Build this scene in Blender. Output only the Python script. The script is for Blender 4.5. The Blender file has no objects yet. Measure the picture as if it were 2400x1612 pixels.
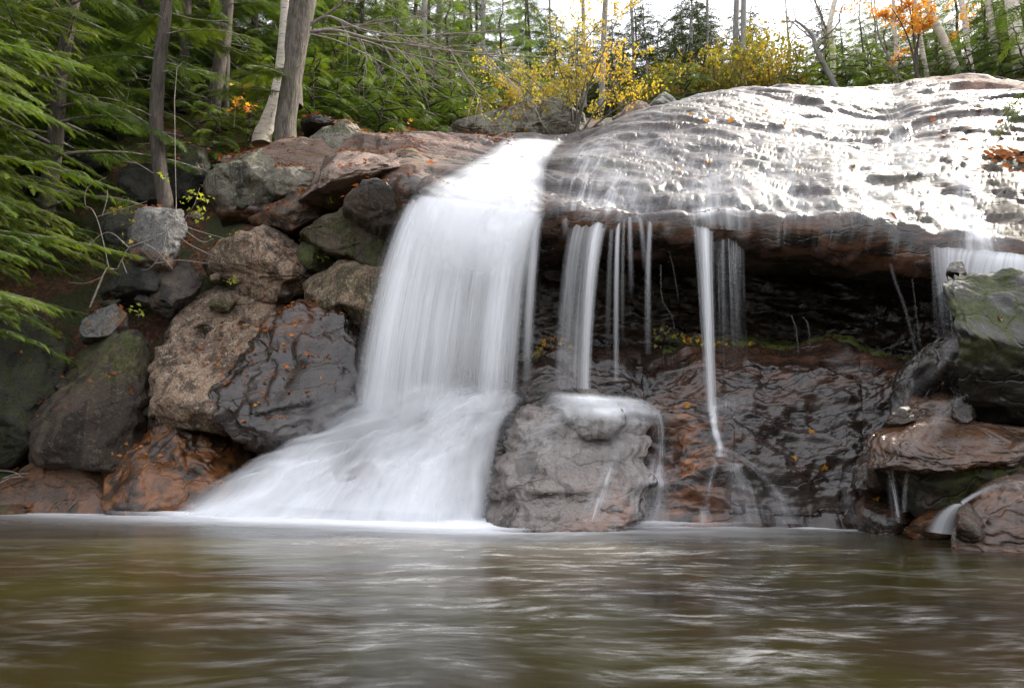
import bpy, math, random
import numpy as np
from mathutils import Vector, Matrix
from mathutils.bvhtree import BVHTree

rng = np.random.default_rng(7)
random.seed(7)
sc = bpy.context.scene
col = sc.collection

# ------------------------------------------------------------------ camera
CAM_H, TILT, FPX = 0.85, math.radians(8.67), 1600.0
cam = bpy.data.cameras.new("camera"); cam.lens = 24; cam.sensor_width = 36
cam.sensor_fit = 'HORIZONTAL'; cam.clip_start = 0.05; cam.clip_end = 600
camo = bpy.data.objects.new("camera", cam); col.objects.link(camo)
camo.location = (0, 0, CAM_H); camo.rotation_euler = (math.pi/2 + TILT, 0, 0)
sc.camera = camo

# ------------------------------------------------------------------ sky, sun, exposure
SUN_EL, SUN_AZ = math.radians(46), math.radians(58)     # azimuth clockwise from +Y (straight ahead)
w = bpy.data.worlds.new("World"); sc.world = w; w.use_nodes = True
nt = w.node_tree; nt.nodes.clear()
out = nt.nodes.new('ShaderNodeOutputWorld'); bg = nt.nodes.new('ShaderNodeBackground')
sky = nt.nodes.new('ShaderNodeTexSky'); sky.sky_type = 'NISHITA'; sky.sun_disc = False
sky.sun_elevation = SUN_EL; sky.sun_rotation = SUN_AZ
sky.air_density = 1.0; sky.dust_density = 4.0; sky.ozone_density = 1.0
tc = nt.nodes.new('ShaderNodeTexCoord')
cl = nt.nodes.new('ShaderNodeTexNoise'); cl.inputs['Scale'].default_value = 2.2; cl.inputs['Detail'].default_value = 5
cr = nt.nodes.new('ShaderNodeMapRange'); cr.inputs[1].default_value = 0.3; cr.inputs[2].default_value = 0.7
cr.inputs[3].default_value = 0.34; cr.inputs[4].default_value = 0.72
mx = nt.nodes.new('ShaderNodeMix'); mx.data_type = 'RGBA'
mx.inputs[7].default_value = (9.3, 9.2, 9.3, 1)
nt.links.new(tc.outputs['Generated'], cl.inputs['Vector'])
nt.links.new(cl.outputs['Fac'], cr.inputs[0]); nt.links.new(cr.outputs[0], mx.inputs[0])
nt.links.new(sky.outputs[0], mx.inputs[6]); nt.links.new(mx.outputs[2], bg.inputs[0])
bg.inputs[1].default_value = 0.125
nt.links.new(bg.outputs[0], out.inputs[0])

sl = bpy.data.lights.new("sun", 'SUN'); sl.energy = 3.3; sl.angle = math.radians(2.5); sl.color = (1.0, 0.92, 0.81)
so = bpy.data.objects.new("sun", sl); col.objects.link(so)
sd = Vector((math.sin(SUN_AZ)*math.cos(SUN_EL), math.cos(SUN_AZ)*math.cos(SUN_EL), math.sin(SUN_EL)))
so.rotation_euler = (-sd).to_track_quat('-Z', 'Y').to_euler(); so.location = (20, 5, 30)

sc.view_settings.view_transform = 'Standard'; sc.view_settings.look = 'None'
sc.view_settings.gamma = 1.0; sc.view_settings.use_curve_mapping = False
sc.view_settings.exposure = 1.45
sc.cycles.use_denoising = True
sc.cycles.max_bounces = 8; sc.cycles.transparent_max_bounces = 24
sc.cycles.sample_clamp_indirect = 4.0
sc.cycles.caustics_reflective = False; sc.cycles.caustics_refractive = False

# ------------------------------------------------------------------ pixel helpers (photo 2400 x 1612)
_ct, _st = math.cos(TILT), math.sin(TILT)
def ray(px, py):
    cx = (np.asarray(px, float) - 1200)/FPX; cy = (806 - np.asarray(py, float))/FPX
    return np.stack(np.broadcast_arrays(cx, _ct - cy*_st, _st + cy*_ct), -1)
def P(px, py, Y):
    d = ray(px, py); s = np.asarray(Y, float)/d[..., 1]
    p = d*s[..., None]; p[..., 2] += CAM_H
    return p
def Pz(px, py, z=0.0):
    d = ray(px, py); s = (z - CAM_H)/d[..., 2]
    p = d*s[..., None]; p[..., 2] += CAM_H
    return p
def V(a): return Vector((float(a[0]), float(a[1]), float(a[2])))

# ------------------------------------------------------------------ noise
_perm = np.random.default_rng(11).permutation(256).astype(np.int64); _perm = np.concatenate([_perm]*3)
_g = np.random.default_rng(12).normal(size=(256, 3)); _g /= np.linalg.norm(_g, axis=1)[:, None]
def perlin(p):
    p = np.asarray(p, float); i = np.floor(p).astype(np.int64); f = p - i; i &= 255
    u = f*f*f*(f*(f*6 - 15) + 10); r = np.zeros(p.shape[:-1])
    for dx in (0, 1):
        for dy in (0, 1):
            for dz in (0, 1):
                h = _perm[_perm[_perm[i[..., 0] + dx] + i[..., 1] + dy] + i[..., 2] + dz]
                g = _g[h]
                dot = g[..., 0]*(f[..., 0] - dx) + g[..., 1]*(f[..., 1] - dy) + g[..., 2]*(f[..., 2] - dz)
                wt = (u[..., 0] if dx else 1 - u[..., 0])*(u[..., 1] if dy else 1 - u[..., 1])*(u[..., 2] if dz else 1 - u[..., 2])
                r += wt*dot
    return r
def fbm(p, o=4, lac=2.1, gain=.5):
    a, r, s = 1.0, 0, np.asarray(p, float)
    for k in range(o):
        r = r + a*perlin(s + 17.3*k); s = s*lac; a *= gain
    return r
def ridged(p, o=4, gain=.5):
    a, r, s = 1.0, 0, np.asarray(p, float)
    for k in range(o):
        r = r + a*(1 - 2*np.abs(perlin(s + 31.7*k))); s = s*2.1; a *= gain
    return r
def sstep(a, b, x):
    t = np.clip((x - a)/(b - a), 0, 1); return t*t*(3 - 2*t)

# ------------------------------------------------------------------ mesh helpers
def mesh_np(name, v, faces, smooth=True, attrs=None, uv=None):
    """faces: (n,k) array with k = 3 or 4, or a list of such arrays"""
    v = np.asarray(v, np.float32)
    fl = faces if isinstance(faces, list) else [faces]
    fl = [np.asarray(f, np.int32) for f in fl if len(f)]
    me = bpy.data.meshes.new(name)
    me.vertices.add(len(v)); me.vertices.foreach_set('co', v.ravel())
    loops = np.concatenate([f.ravel() for f in fl])
    tot = np.concatenate([np.full(len(f), f.shape[1], np.int32) for f in fl])
    st = np.concatenate([[0], np.cumsum(tot)[:-1]]).astype(np.int32)
    me.loops.add(len(loops)); me.loops.foreach_set('vertex_index', loops)
    me.polygons.add(len(tot)); me.polygons.foreach_set('loop_start', st)
    me.polygons.foreach_set('loop_total', tot)
    me.polygons.foreach_set('use_smooth', np.full(len(tot), smooth, bool))
    if uv is not None:
        l = me.uv_layers.new(name='UVMap'); l.data.foreach_set('uv', np.asarray(uv, np.float32)[loops].ravel())
    for k, a in (attrs or {}).items():
        at = me.attributes.new(k, 'FLOAT', 'POINT'); at.data.foreach_set('value', np.asarray(a, np.float32))
    me.update(calc_edges=True)
    return me
def obj(name, me, mat=None, parent=None, loc=None):
    o = bpy.data.objects.new(name, me)
    if mat is not None:
        me.materials.clear(); me.materials.append(mat)
    col.objects.link(o)
    if parent is not None: o.parent = parent
    if loc is not None: o.location = loc
    return o
def mobj(name, v, faces, mat, parent=None, origin=None, **kw):
    """mesh object whose vertices are given in world space; origin at its base unless parented"""
    v = np.asarray(v, float)
    if parent is not None: origin = np.array(parent.location)
    elif origin is None:
        origin = np.array([(v[:, 0].min() + v[:, 0].max())/2, (v[:, 1].min() + v[:, 1].max())/2, v[:, 2].min()])
    me = mesh_np(name, v - origin, faces, **kw)
    o = obj(name, me, mat, parent)
    if parent is None: o.location = origin
    return o
def tag(o, label=None, cat=None, group=None, kind=None):
    if label: o['label'] = label
    if cat: o['category'] = cat
    if group: o['group'] = group
    if kind: o['kind'] = kind
    return o
def empty(name, loc, label=None, cat=None, group=None, rz=0):
    o = bpy.data.objects.new(name, None); col.objects.link(o); o.location = loc; o.rotation_euler = (0, 0, rz)
    o.empty_display_size = .2
    return tag(o, label, cat, group)
def copy_tree(o, parent=None):
    c = o.copy(); col.objects.link(c); c.parent = parent
    for ch in o.children: copy_tree(ch, c)
    return c
def grid_faces(n, m):
    i = np.arange(n*m).reshape(n, m)
    return np.stack([i[:-1, :-1], i[1:, :-1], i[1:, 1:], i[:-1, 1:]], -1).reshape(-1, 4)
def grid_normals(p):
    du = np.gradient(p, axis=0); dv = np.gradient(p, axis=1)
    n = np.cross(du, dv); return n/(np.linalg.norm(n, axis=-1, keepdims=True) + 1e-9)
def catmull(pts, n):
    pts = np.asarray(pts, float)
    if len(pts) < 3:
        t = np.linspace(0, 1, n)[:, None]; return pts[0]*(1 - t) + pts[-1]*t
    q = np.vstack([2*pts[0] - pts[1], pts, 2*pts[-1] - pts[-2]])
    s = np.linspace(0, len(pts) - 1 - 1e-6, n); k = s.astype(int); t = (s - k)[:, None]
    a, b, c, d = q[k], q[k + 1], q[k + 2], q[k + 3]
    return .5*(2*b + (c - a)*t + (2*a - 5*b + 4*c - d)*t**2 + (3*b - a - 3*c + d)*t**3)
class Geo:
    """collects geometry of one part"""
    def __init__(s): s.v, s.f, s.n, s.at = [], {3: [], 4: []}, 0, []
    def add(s, v, f, a=0.0):
        v = np.asarray(v, float).reshape(-1, 3); f = np.asarray(f, np.int64)
        s.v.append(v); s.f[f.shape[1]].append(f + s.n); s.n += len(v)
        s.at.append(np.full(len(v), a) if np.isscalar(a) else np.asarray(a))
    def tube(s, pts, r0, r1=None, n=6, smooth=0, a=0.0, rough=0.0):
        pts = np.asarray(pts, float)
        if smooth: pts = catmull(pts, smooth)
        m = len(pts)
        rad = np.linspace(r0, r0 if r1 is None else r1, m) if np.isscalar(r0) else np.interp(np.linspace(0, 1, m), np.linspace(0, 1, len(r0)), r0)
        t = np.gradient(pts, axis=0); t /= np.linalg.norm(t, axis=1)[:, None] + 1e-9
        ref = np.array([0.31, .93, .17]) if abs(t[0, 1]) < .9 else np.array([1., 0, 0])
        x = np.cross(t, ref); x /= np.linalg.norm(x, axis=1)[:, None] + 1e-9; y = np.cross(t, x)
        an = np.linspace(0, 2*math.pi, n, endpoint=False)
        ring = (np.cos(an)[None, :, None]*x[:, None] + np.sin(an)[None, :, None]*y[:, None])
        rr = rad[:, None, None]
        if rough: rr = rr*(1 + rough*perlin(np.stack(np.broadcast_arrays(an[None]*1.5, np.arange(m)[:, None]*.45, np.full((m, n), pts[0, 0]*3)), -1)))[..., None]
        v = pts[:, None] + ring*rr
        i = np.arange(m*n).reshape(m, n); j = np.roll(i, -1, 1)
        f = np.stack([i[:-1], j[:-1], j[1:], i[1:]], -1).reshape(-1, 4)
        s.add(v.reshape(-1, 3), f, a)
        s.add(np.vstack([v[-1], pts[-1:]]), np.stack([np.arange(n), (np.arange(n) + 1) % n, np.full(n, n)], -1), a)
    def arrays(s):
        fs = [np.concatenate(s.f[k]) for k in (3, 4) if s.f[k]]
        return np.concatenate(s.v), fs, np.concatenate(s.at)
    def build(s, name, mat, parent=None, origin=None, smooth=True, local=False):
        v, f, a = s.arrays()
        if local:
            return obj(name, mesh_np(name, v, f, smooth, {'rnd': a}), mat, parent)
        return mobj(name, v, f, mat, parent, origin, smooth=smooth, attrs={'rnd': a})

# ------------------------------------------------------------------ node helpers
class N:
    def __init__(s, name):
        s.m = bpy.data.materials.new(name); s.m.use_nodes = True
        s.t = s.m.node_tree; s.t.nodes.clear(); s.o = s.t.nodes.new('ShaderNodeOutputMaterial')
    def n(s, typ, **kw):
        x = s.t.nodes.new('ShaderNode' + typ)
        for k, v in kw.items():
            if k.startswith('p_'): setattr(x, k[2:], v)
            else:
                key = int(k[1:]) if k[0] == 'i' and k[1:].isdigit() else k.replace('_', ' ')
                s.set(x.inputs[key], v)
        return x
    def set(s, sock, v):
        if isinstance(v, bpy.types.NodeSocket): s.t.links.new(v, sock)
        else: sock.default_value = v
    def math(s, op, a, b=0.0, clamp=False):
        x = s.n('Math', p_operation=op, p_use_clamp=clamp, i0=a, i1=b); return x.outputs[0]
    def mix(s, f, a, b, typ='MIX'):
        x = s.n('Mix', p_data_type='RGBA', p_blend_type=typ)
        s.set(x.inputs[0], f)
        for k, v in ((6, a), (7, b)):
            s.set(x.inputs[k], v if isinstance(v, bpy.types.NodeSocket) else (v[0], v[1], v[2], 1) if not np.isscalar(v) else (v, v, v, 1))
        return x.outputs[2]
    def rng(s, x, a, b, c=0.0, d=1.0, smooth=True):
        m = s.n('MapRange', p_interpolation_type='SMOOTHSTEP' if smooth else 'LINEAR', i0=x, i1=a, i2=b, i3=c, i4=d); return m.outputs[0]
    def noise(s, vec, scale, detail=3.0, rough=.55, dist=0.0, dim='3D'):
        x = s.n('TexNoise', p_noise_dimensions=dim, Vector=vec, Scale=scale, Detail=detail, Roughness=rough, Distortion=dist); return x.outputs[0]
    def attr(s, name):
        return s.n('Attribute', p_attribute_name=name).outputs['Fac']
    def mapping(s, vec, scale=(1, 1, 1), rot=(0, 0, 0), loc=(0, 0, 0)):
        return s.n('Mapping', Vector=vec, Scale=scale, Rotation=rot, Location=loc).outputs[0]
    def done(s, sh, disp=None):
        s.t.links.new(sh, s.o.inputs[0]); return s.m

def rock_mat(name, c1, c2, lichen=0.0, lichen_c=(.34, .34, .25), dark=.5, rough=.85, rust_c=(.20, .075, .028), wetdark=.35,
             wetrough=.17, bump=.6, speck=.5, moss_c=(.045, .065, .012), grain=(1, 1, 1)):
    n = N(name); pos = n.n('NewGeometry').outputs['Position']
    gp = n.mapping(pos, grain, (0.3, 0.25, 0.2))
    big = n.noise(gp, 1.1, 4, .6, .6); mid = n.noise(gp, 5.5, 5, .65, .4); fine = n.noise(pos, 38, 3, .7)
    c = n.mix(n.rng(big, .35, .65), c1, c2)
    c = n.mix(n.math('MULTIPLY', n.rng(mid, .52, .72), dark), c, (c2[0]*.28, c2[1]*.26, c2[2]*.25))
    stn = n.noise(n.mapping(pos, (2.4, 2.4, .5)), 1.3, 6, .68, .5)
    c = n.mix(n.math('MULTIPLY', n.rng(stn, .50, .60), .78), c, (c2[0]*.22, c2[1]*.21, c2[2]*.2))
    c = n.mix(speck, c, n.mix(n.rng(fine, .3, .7), .35, 1.55), 'MULTIPLY')
    if lichen:
        ln = n.noise(pos, 9, 5, .75, .3); ls = n.noise(pos, 30, 4, .7)
        lm = n.math('MULTIPLY', n.rng(n.math('ADD', n.math('MULTIPLY', ln, .6), n.math('MULTIPLY', ls, .4)), .53, .60), lichen)
        c = n.mix(lm, c, lichen_c)
    wet = n.math('MULTIPLY', n.attr('wet'), n.rng(n.noise(gp, 2.3, 4, .6, .4), .22, .45, .5, 1.0))
    c = n.mix(n.math('MULTIPLY', wet, 1.45, clamp=True), c, n.mix(1.0, c, wetdark, 'MULTIPLY'))
    ru = n.math('MULTIPLY', n.attr('rust'), n.rng(n.noise(gp, 3.2, 6, .68, .6), .42, .60))
    c = n.mix(ru, c, n.mix(n.rng(mid, .3, .7), (rust_c[0]*.6, rust_c[1]*.6, rust_c[2]*.6), (rust_c[0]*1.15, rust_c[1]*1.3, rust_c[2]*1.5)))
    mo = n.math('MULTIPLY', n.attr('moss'), n.rng(n.noise(pos, 4.5, 5, .7, .3), .40, .56))
    c = n.mix(mo, c, n.mix(n.rng(fine, .35, .65), moss_c, (moss_c[0]*2.2, moss_c[1]*1.9, moss_c[2]*2)))
    r = n.math('ADD', n.math('MULTIPLY', wet, wetrough - rough), rough)
    r = n.math('ADD', r, n.math('MULTIPLY', n.math('SUBTRACT', mid, .5), .18))
    r = n.math('ADD', r, n.math('MULTIPLY', mo, .5), clamp=True)
    crack = n.n('TexVoronoi', p_feature='DISTANCE_TO_EDGE', Vector=n.mapping(n.n('VectorMath', p_operation='ADD', i0=gp, i1=n.n('VectorMath', p_operation='SCALE', i0=n.n('TexNoise', Vector=pos, Scale=2.0, Detail=3.0).outputs[1], Scale=.9).outputs[0]).outputs[0], (1, 1, 1.6)), Scale=.9).outputs[0]
    ck = n.rng(crack, 0.0, .035)
    h = n.math('ADD', n.math('MULTIPLY', mid, .55), n.math('MULTIPLY', n.noise(gp, 16, 5, .7, .3), .32))
    wk = n.math('MULTIPLY', wet, 1.35, clamp=True); dryk = n.math('SUBTRACT', 1.0, n.math('MULTIPLY', wk, .82))
    h = n.math('ADD', n.math('MULTIPLY', mid, n.math('SUBTRACT', .55, n.math('MULTIPLY', wk, .22))), n.math('MULTIPLY', n.math('MULTIPLY', n.noise(gp, 16, 5, .7, .3), .32), dryk))
    h = n.math('ADD', h, n.math('MULTIPLY', n.math('MULTIPLY', fine, .08), dryk)); h = n.math('ADD', h, n.math('MULTIPLY', ck, .10))
    b = n.n('Bump', Strength=bump, Distance=.09, Height=h)
    bs = n.n('BsdfPrincipled', Base_Color=c, Roughness=r, Normal=b.outputs[0])
    bs.inputs['Specular IOR Level'].default_value = .5
    n.set(bs.inputs['Specular IOR Level'], n.math('ADD', n.math('MULTIPLY', wet, .15), .4))
    return n.done(bs.outputs[0])

M = {}
M['bedrock'] = rock_mat('wet_bedrock', (.215, .152, .122), (.16, .122, .104), dark=.5, wetdark=.13, wetrough=.09, bump=.6, grain=(.45, 1.7, 2.0), rust_c=(.20, .075, .03))
M['tan'] = rock_mat('tan_speckled_rock', (.24, .162, .108), (.115, .078, .054), lichen=.85, lichen_c=(.34, .29, .22), dark=.95, speck=.95, bump=1.1, wetdark=.2)
M['lichen'] = rock_mat('lichened_grey_rock', (.20, .185, .145), (.13, .115, .09), lichen=.75, lichen_c=(.27, .295, .215), dark=.8, bump=.9)
M['grey'] = rock_mat('blue_grey_rock', (.17, .17, .165), (.11, .105, .098), lichen=.5, lichen_c=(.30, .31, .29), dark=.75, bump=1.0, rust_c=(.16, .075, .03))
M['pink'] = rock_mat('pink_brown_rock', (.27, .20, .16), (.19, .135, .107), lichen=.4, lichen_c=(.36, .30, .245), dark=.7, bump=.8, grain=(.6, 1.4, 1.6))
M['dark'] = rock_mat('dark_brown_rock', (.066, .045, .031), (.034, .024, .017), lichen=.3, lichen_c=(.17, .15, .09), dark=.8, bump=1.0, wetdark=.5, wetrough=.2)
M['rust'] = rock_mat('rust_stained_rock', (.12, .068, .04), (.075, .046, .03), dark=.9, wetdark=.5, wetrough=.2, bump=1.1, rust_c=(.21, .075, .022))
M['mossy'] = rock_mat('mossy_dark_rock', (.042, .039, .033), (.024, .022, .018), lichen=.12, lichen_c=(.13, .13, .08), dark=.7, wetrough=.24, wetdark=.6, bump=1.1, moss_c=(.032, .042, .009))
M['block'] = rock_mat('grey_wet_rock', (.33, .285, .255), (.25, .215, .19), dark=.55, wetdark=.55, wetrough=.25, bump=1.1, rust_c=(.30, .135, .075), grain=(.8, 1.2, 2.0))
# ------------------------------------------------------------------ bedrock: dome, lip, overhang, back wall, lower slope
ST = np.array([520, 700, 850, 960, 1100, 1240, 1330, 1420, 1520, 1640, 1740, 1806, 1944, 2030, 2168, 2306, 2400, 2600, 3000], float)
def I(xs, ys): return lambda x: np.interp(x, xs, ys)
crest_y = I([520, 700, 850, 960, 1100, 1230, 1330, 1420, 1520, 1640, 1720, 1900, 2090, 2140, 2230, 2300, 2400, 2600, 3000],
            [380, 362, 345, 334, 322, 325, 332, 303, 276, 236, 218, 214, 211, 194, 184, 186, 200, 225, 260])
crest_Y = I([520, 960, 1100, 1230, 1330, 1420, 1520, 1640, 1720, 2100, 2300, 2400, 3000], [12.5, 13.0, 13.2, 13.6, 14.2, 15.2, 16.2, 17.0, 17.4, 17.6, 16.8, 16.2, 14])
lip_y = I([520, 700, 850, 960, 1100, 1240, 1300, 1400, 1550, 1640, 1740, 1806, 1944, 2030, 2168, 2306, 2400, 2600, 3000],
          [500, 480, 462, 442, 474, 500, 508, 510, 518, 530, 534, 542, 540, 560, 574, 591, 605, 640, 700])
lip_Y = I([520, 800, 900, 960, 1100, 1270, 1400, 1550, 1740, 1944, 2168, 2306, 2400, 3000], [12.2, 11.6, 10.2, 9.4, 9.2, 9.0, 8.9, 8.8, 8.6, 8.45, 8.2, 7.95, 7.7, 6.9])
wall_y = I([520, 960, 1270, 1420, 1560, 1740, 1944, 2100, 2200, 2400, 3000], [900, 880, 880, 850, 832, 832, 850, 880, 900, 930, 980])   # where the back wall meets the floor
wall_dY = I([520, 960, 1200, 1400, 1740, 2060, 2250, 3000], [.5, .9, 1.6, 2.2, 2.7, 2.5, 1.8, 1.2])
floor_y = I([520, 800, 900, 1000, 1150, 1270, 1420, 1500, 1600, 1740, 1944, 2100, 2300, 3000], [1130, 1070, 1010, 950, 930, 920, 905, 930, 915, 905, 905, 935, 980, 1040])
floor_Y = I([520, 800, 900, 1000, 1150, 1400, 1560, 1740, 2000, 2200, 2400, 3000], [12.2, 10.9, 9.8, 9.25, 9.15, 9.2, 9.1, 9.0, 8.9, 8.2, 7.6, 7])
water_y = I([520, 700, 900, 1150, 1400, 1700, 1950, 2150, 2300, 2400, 3000], [1196, 1203, 1215, 1222, 1223, 1226, 1231, 1238, 1246, 1252, 1290])
NX = 820
X = np.concatenate([np.linspace(520, 880, 60)[:-1], np.linspace(880, 2450, 700)[:-1], np.linspace(2450, 3000, 62)])
NX = len(X)
rows = []
def soft(f_, w_=17):
    a_ = f_(X); k_ = np.hanning(w_ + 2)[1:-1]; k_ /= k_.sum(); a_ = np.convolve(np.pad(a_, w_//2, 'edge'), k_, 'valid'); return lambda x: np.interp(x, X, a_)
crest_y, crest_Y, lip_Y, wall_dY, floor_y, floor_Y = (soft(q) for q in (crest_y, crest_Y, lip_Y, wall_dY, floor_y, floor_Y)); lip_y = soft(lip_y, 7)
C = P(X, crest_y(X), crest_Y(X)); L = P(X, lip_y(X), lip_Y(X))
wl = Pz(X, water_y(X))
Fl = P(X, floor_y(X), floor_Y(X)); Wb = P(X, wall_y(X), lip_Y(X) + wall_dY(X)); Ce = P(X, lip_y(X) + (wall_y(X) - lip_y(X))*.30, lip_Y(X) + wall_dY(X)*.92)
Und = L + np.array([0, .10, -.07]); Und2 = L + np.array([0, .55, -.16])
# behind the crest: away and gently down
for t in np.linspace(1, 0, 12, endpoint=False):
    q = C.copy(); q[:, 1] += 6*t; q[:, 0] *= (C[:, 1] + 6*t)/C[:, 1]; q[:, 2] += -.9*t**1.5; rows.append(q)
R_crest = len(rows)
for t in np.linspace(0, 1, 210, endpoint=False):
    q = C*(1 - t) + L*t
    q[:, 2] += .42*np.sin(math.pi*t)**1.0*(1 + .25*np.sin(X/210.)) + .25*math.sin(math.pi*t)**2*np.sin(X/130. + 4*t)
    rows.append(q)
R_lip = len(rows)
def seg(a, b, n, bulge=0.0, dirv=(0, -1, .4)):
    for t in np.linspace(0, 1, n, endpoint=False):
        rows.append(a*(1 - t) + b*t + bulge*math.sin(math.pi*t)*np.array(dirv))
seg(L, Und, 5); seg(Und, Und2, 8); seg(Und2, Ce, 34, .05, (0, 0, 1)); R_wall = len(rows)
seg(Ce, Wb, 54, -.12); R_floor = len(rows); seg(Wb, Fl, 34, .05, (0, 0, 1)); R_slope = len(rows)
seg(Fl, wl, 130, .13)
R_wl = len(rows); ub = wl + np.array([0, -.7, -.7]); seg(wl, ub, 12); rows.append(ub)
G = np.stack(rows)                       # (row, column, 3)
nr = G.shape[0]; ri = np.arange(nr)[:, None]*np.ones(NX)[None]
Nn = grid_normals(G)
if Nn[R_crest + 80, 300, 2] < 0: Nn = -Nn
# strata run across and dip to the right: noise stretched along them
sv = np.array([.96, -.1, -.26]); tv = np.array([.2, .2, .96]); bv = np.array([.1, .97, -.2])
Q = np.stack([G@sv, G@bv, G@tv], -1)
is_slab = (sstep(R_crest - 6, R_crest + 4, ri)*(1 - sstep(R_lip - 6, R_lip, ri)))
is_low = sstep(R_floor, R_slope, ri)
edge = np.exp(-((ri - R_lip)/14.0)**2)
d = (.16 - .05*is_slab)*fbm(Q*np.array([.35, .9, .9]), 3) + (.10 - .06*is_slab)*ridged(Q*np.array([.5, 1.6, 1.9]) + 5, 4) - .06
d += (.035 - .026*is_slab)*fbm(Q*np.array([2.2, 6, 6]) + 9, 3)
# ledges on the dome: little steps where it breaks
Qw = Q + .55*np.stack([fbm(Q*.7 + 3, 3), fbm(Q*.7 + 13, 3), fbm(Q*.7 + 23, 3)], -1)
led = fbm(Qw*np.array([.16, .75, .75]) + 40, 3)
d += is_slab*(.08*sstep(-.12, .12, led) + .035*sstep(-.12, .10, fbm(Qw*np.array([.3, 1.3, 1.3]) + 77, 2)))
d -= is_slab*(.022*np.exp(-(fbm(Qw*np.array([.2, 1.5, 1.5]) + 91, 3)/.022)**2) + .02*np.exp(-(fbm(Qw*np.array([.5, 2.6, 2.6]) + 95, 3)/.03)**2))
d += is_slab*(.016*ridged(Qw*np.array([.45, 2.0, 2.0]) + 55, 3) + .006*ridged(Qw*np.array([1.6, 5, 5]) + 65, 3))
d += (1 - is_slab)*(.10*ridged(Q*np.array([.8, 1.2, 1.5]) + 21, 4))
fx_ = np.broadcast_to(X[None], ri.shape)
d += is_low*(1 - .85*(1 - sstep(1200, 1330, fx_)))*(.055*ridged(Q*np.array([1.3, 3.4, 3.4]) + 70, 4) + .02*ridged(Q*np.array([4, 9, 9]) + 73, 3) + .30*fbm(Q*np.array([.7, .9, .9]) + 60, 3) + .12*ridged(Q*np.array([.9, 1.6, 1.6]) + 63, 3))
nearw = sstep(R_wl - 34, R_wl - 8, ri); d = d*(1 - nearw) + nearw*np.maximum(d*.6, .02)
G = G + Nn*d[..., None]
# lip profile wobble in depth
lw = np.exp(-(np.minimum(ri - R_lip, 0)/26.0)**2)*np.exp(-(np.maximum(ri - R_lip, 0)/22.0)**2)
G[..., 1] += lw*(.22*fbm(np.stack([G[..., 0]*1.1, G[..., 1]*.5, G[..., 0]*0], -1) + 3, 4)); G[..., 2] += lw*.09*fbm(np.stack([G[..., 0]*1.7, G[..., 1]*.7, G[..., 0]*0], -1) + 8, 4)
fx = np.broadcast_to(X[None], ri.shape)
wet = np.where(ri < R_lip, .70, 1.0)*np.ones_like(fx)
dry_right = sstep(0, 1, (fx - 2060)/120 - (ri - R_crest)/34.0)*is_slab       # dry pinkish top at the right
dry_left = (1 - sstep(1120, 1250, fx + .9*(ri - R_crest)))*(1 - sstep(R_lip - 34, R_lip - 6, ri + .0*fx))
wet = wet*(1 - np.clip(dry_right, 0, 1))*(1 - .95*dry_left)
wet = np.where((ri > R_lip) & (ri < R_floor), .95, wet)
lowx = sstep(1440, 1700, fx)
rust = is_low*np.clip(.95*np.exp(-((fx - 1600)/75)**2)*sstep(R_slope + 15, R_slope + 70, ri) + .25*np.exp(-((ri - R_slope - 10)/26.)**2)*lowx + .06 + .4*np.exp(-((fx - 700)/180)**2), 0, 1)
rust = np.where(ri < R_lip, .12 + .35*dry_right + .25*dry_left, rust)
rust = np.where((ri >= R_lip) & (ri < R_floor), .3*np.exp(-((ri - R_lip)/8.)**2) + .12, rust)
moss = np.where((ri > R_floor - 12) & (ri < R_slope - 8) & (fx > 1560) & (fx < 2120), .9, 0.0) + .22*is_slab*sstep(.05, .3, led)
bed = mobj('bedrock', G.reshape(-1, 3), grid_faces(nr, NX)[:, ::-1] if Nn is not None else None, M['bedrock'], origin=np.zeros(3),
           attrs={'wet': wet.ravel(), 'rust': rust.ravel(), 'moss': moss.ravel()})
tag(bed, kind='structure')
BED_T = (G.reshape(-1, 3), grid_faces(nr, NX))
bvh_bed = BVHTree.FromPolygons(BED_T[0].tolist(), BED_T[1].tolist())

# ------------------------------------------------------------------ hillside (forest floor), a height field
cp = [(-200, 1170, 9.5, 0), (0, 1165, 9.5, 0), (300, 1150, 9.6, 0), (0, 900, 10.6, 0), (250, 900, 10.6, 0), (550, 950, 10.2, 0), (0, 620, 12.2, 0), (300, 640, 11.9, 0),
      (550, 700, 11.2, 0), (800, 700, 10.6, 0), (0, 330, 15.5, 0), (300, 340, 14.6, 0), (600, 400, 13.2, 0), (750, 380, 13.0, 0), (0, 230, 18, 0), (300, 235, 17.5, 0), (600, 270, 16, 0),
      (820, 330, 14, 0), (900, 322, 17, 0), (1200, 316, 18, 0), (1500, 268, 21, 0), (1800, 226, 22, 0), (2100, 214, 21.5, 0), (2400, 188, 20, 0), (2600, 190, 19, 0), (-300, 600, 12, 0), (-300, 250, 16, 0)]
CPW = [P(a, b, c) for a, b, c, _ in cp]
CPW += [np.array(q, float) for q in [(-25, 30, 19.5), (-12, 30, 17.5), (0, 32, 14.8), (12, 32, 15), (25, 30, 15.5), (-30, 60, 26), (0, 60, 17), (30, 60, 18), (-22, 18, 13), (-20, 10, 6), (-14, 8.5, 2), (20, 20, 12.5), (30, 20, 13), (-14, 4, 1.5), (18, 12, 8)]]
CPW = np.array(CPW)
def ground(x, y):
    x = np.asarray(x, float); y = np.asarray(y, float)
    dd = (x[..., None] - CPW[:, 0])**2 + 1.0*(y[..., None] - CPW[:, 1])**2 + .6
    wt = 1/dd**1.7
    # locally tilted weights keep slopes between points
    z = (wt*CPW[:, 2]).sum(-1)/wt.sum(-1)
    return z
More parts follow.
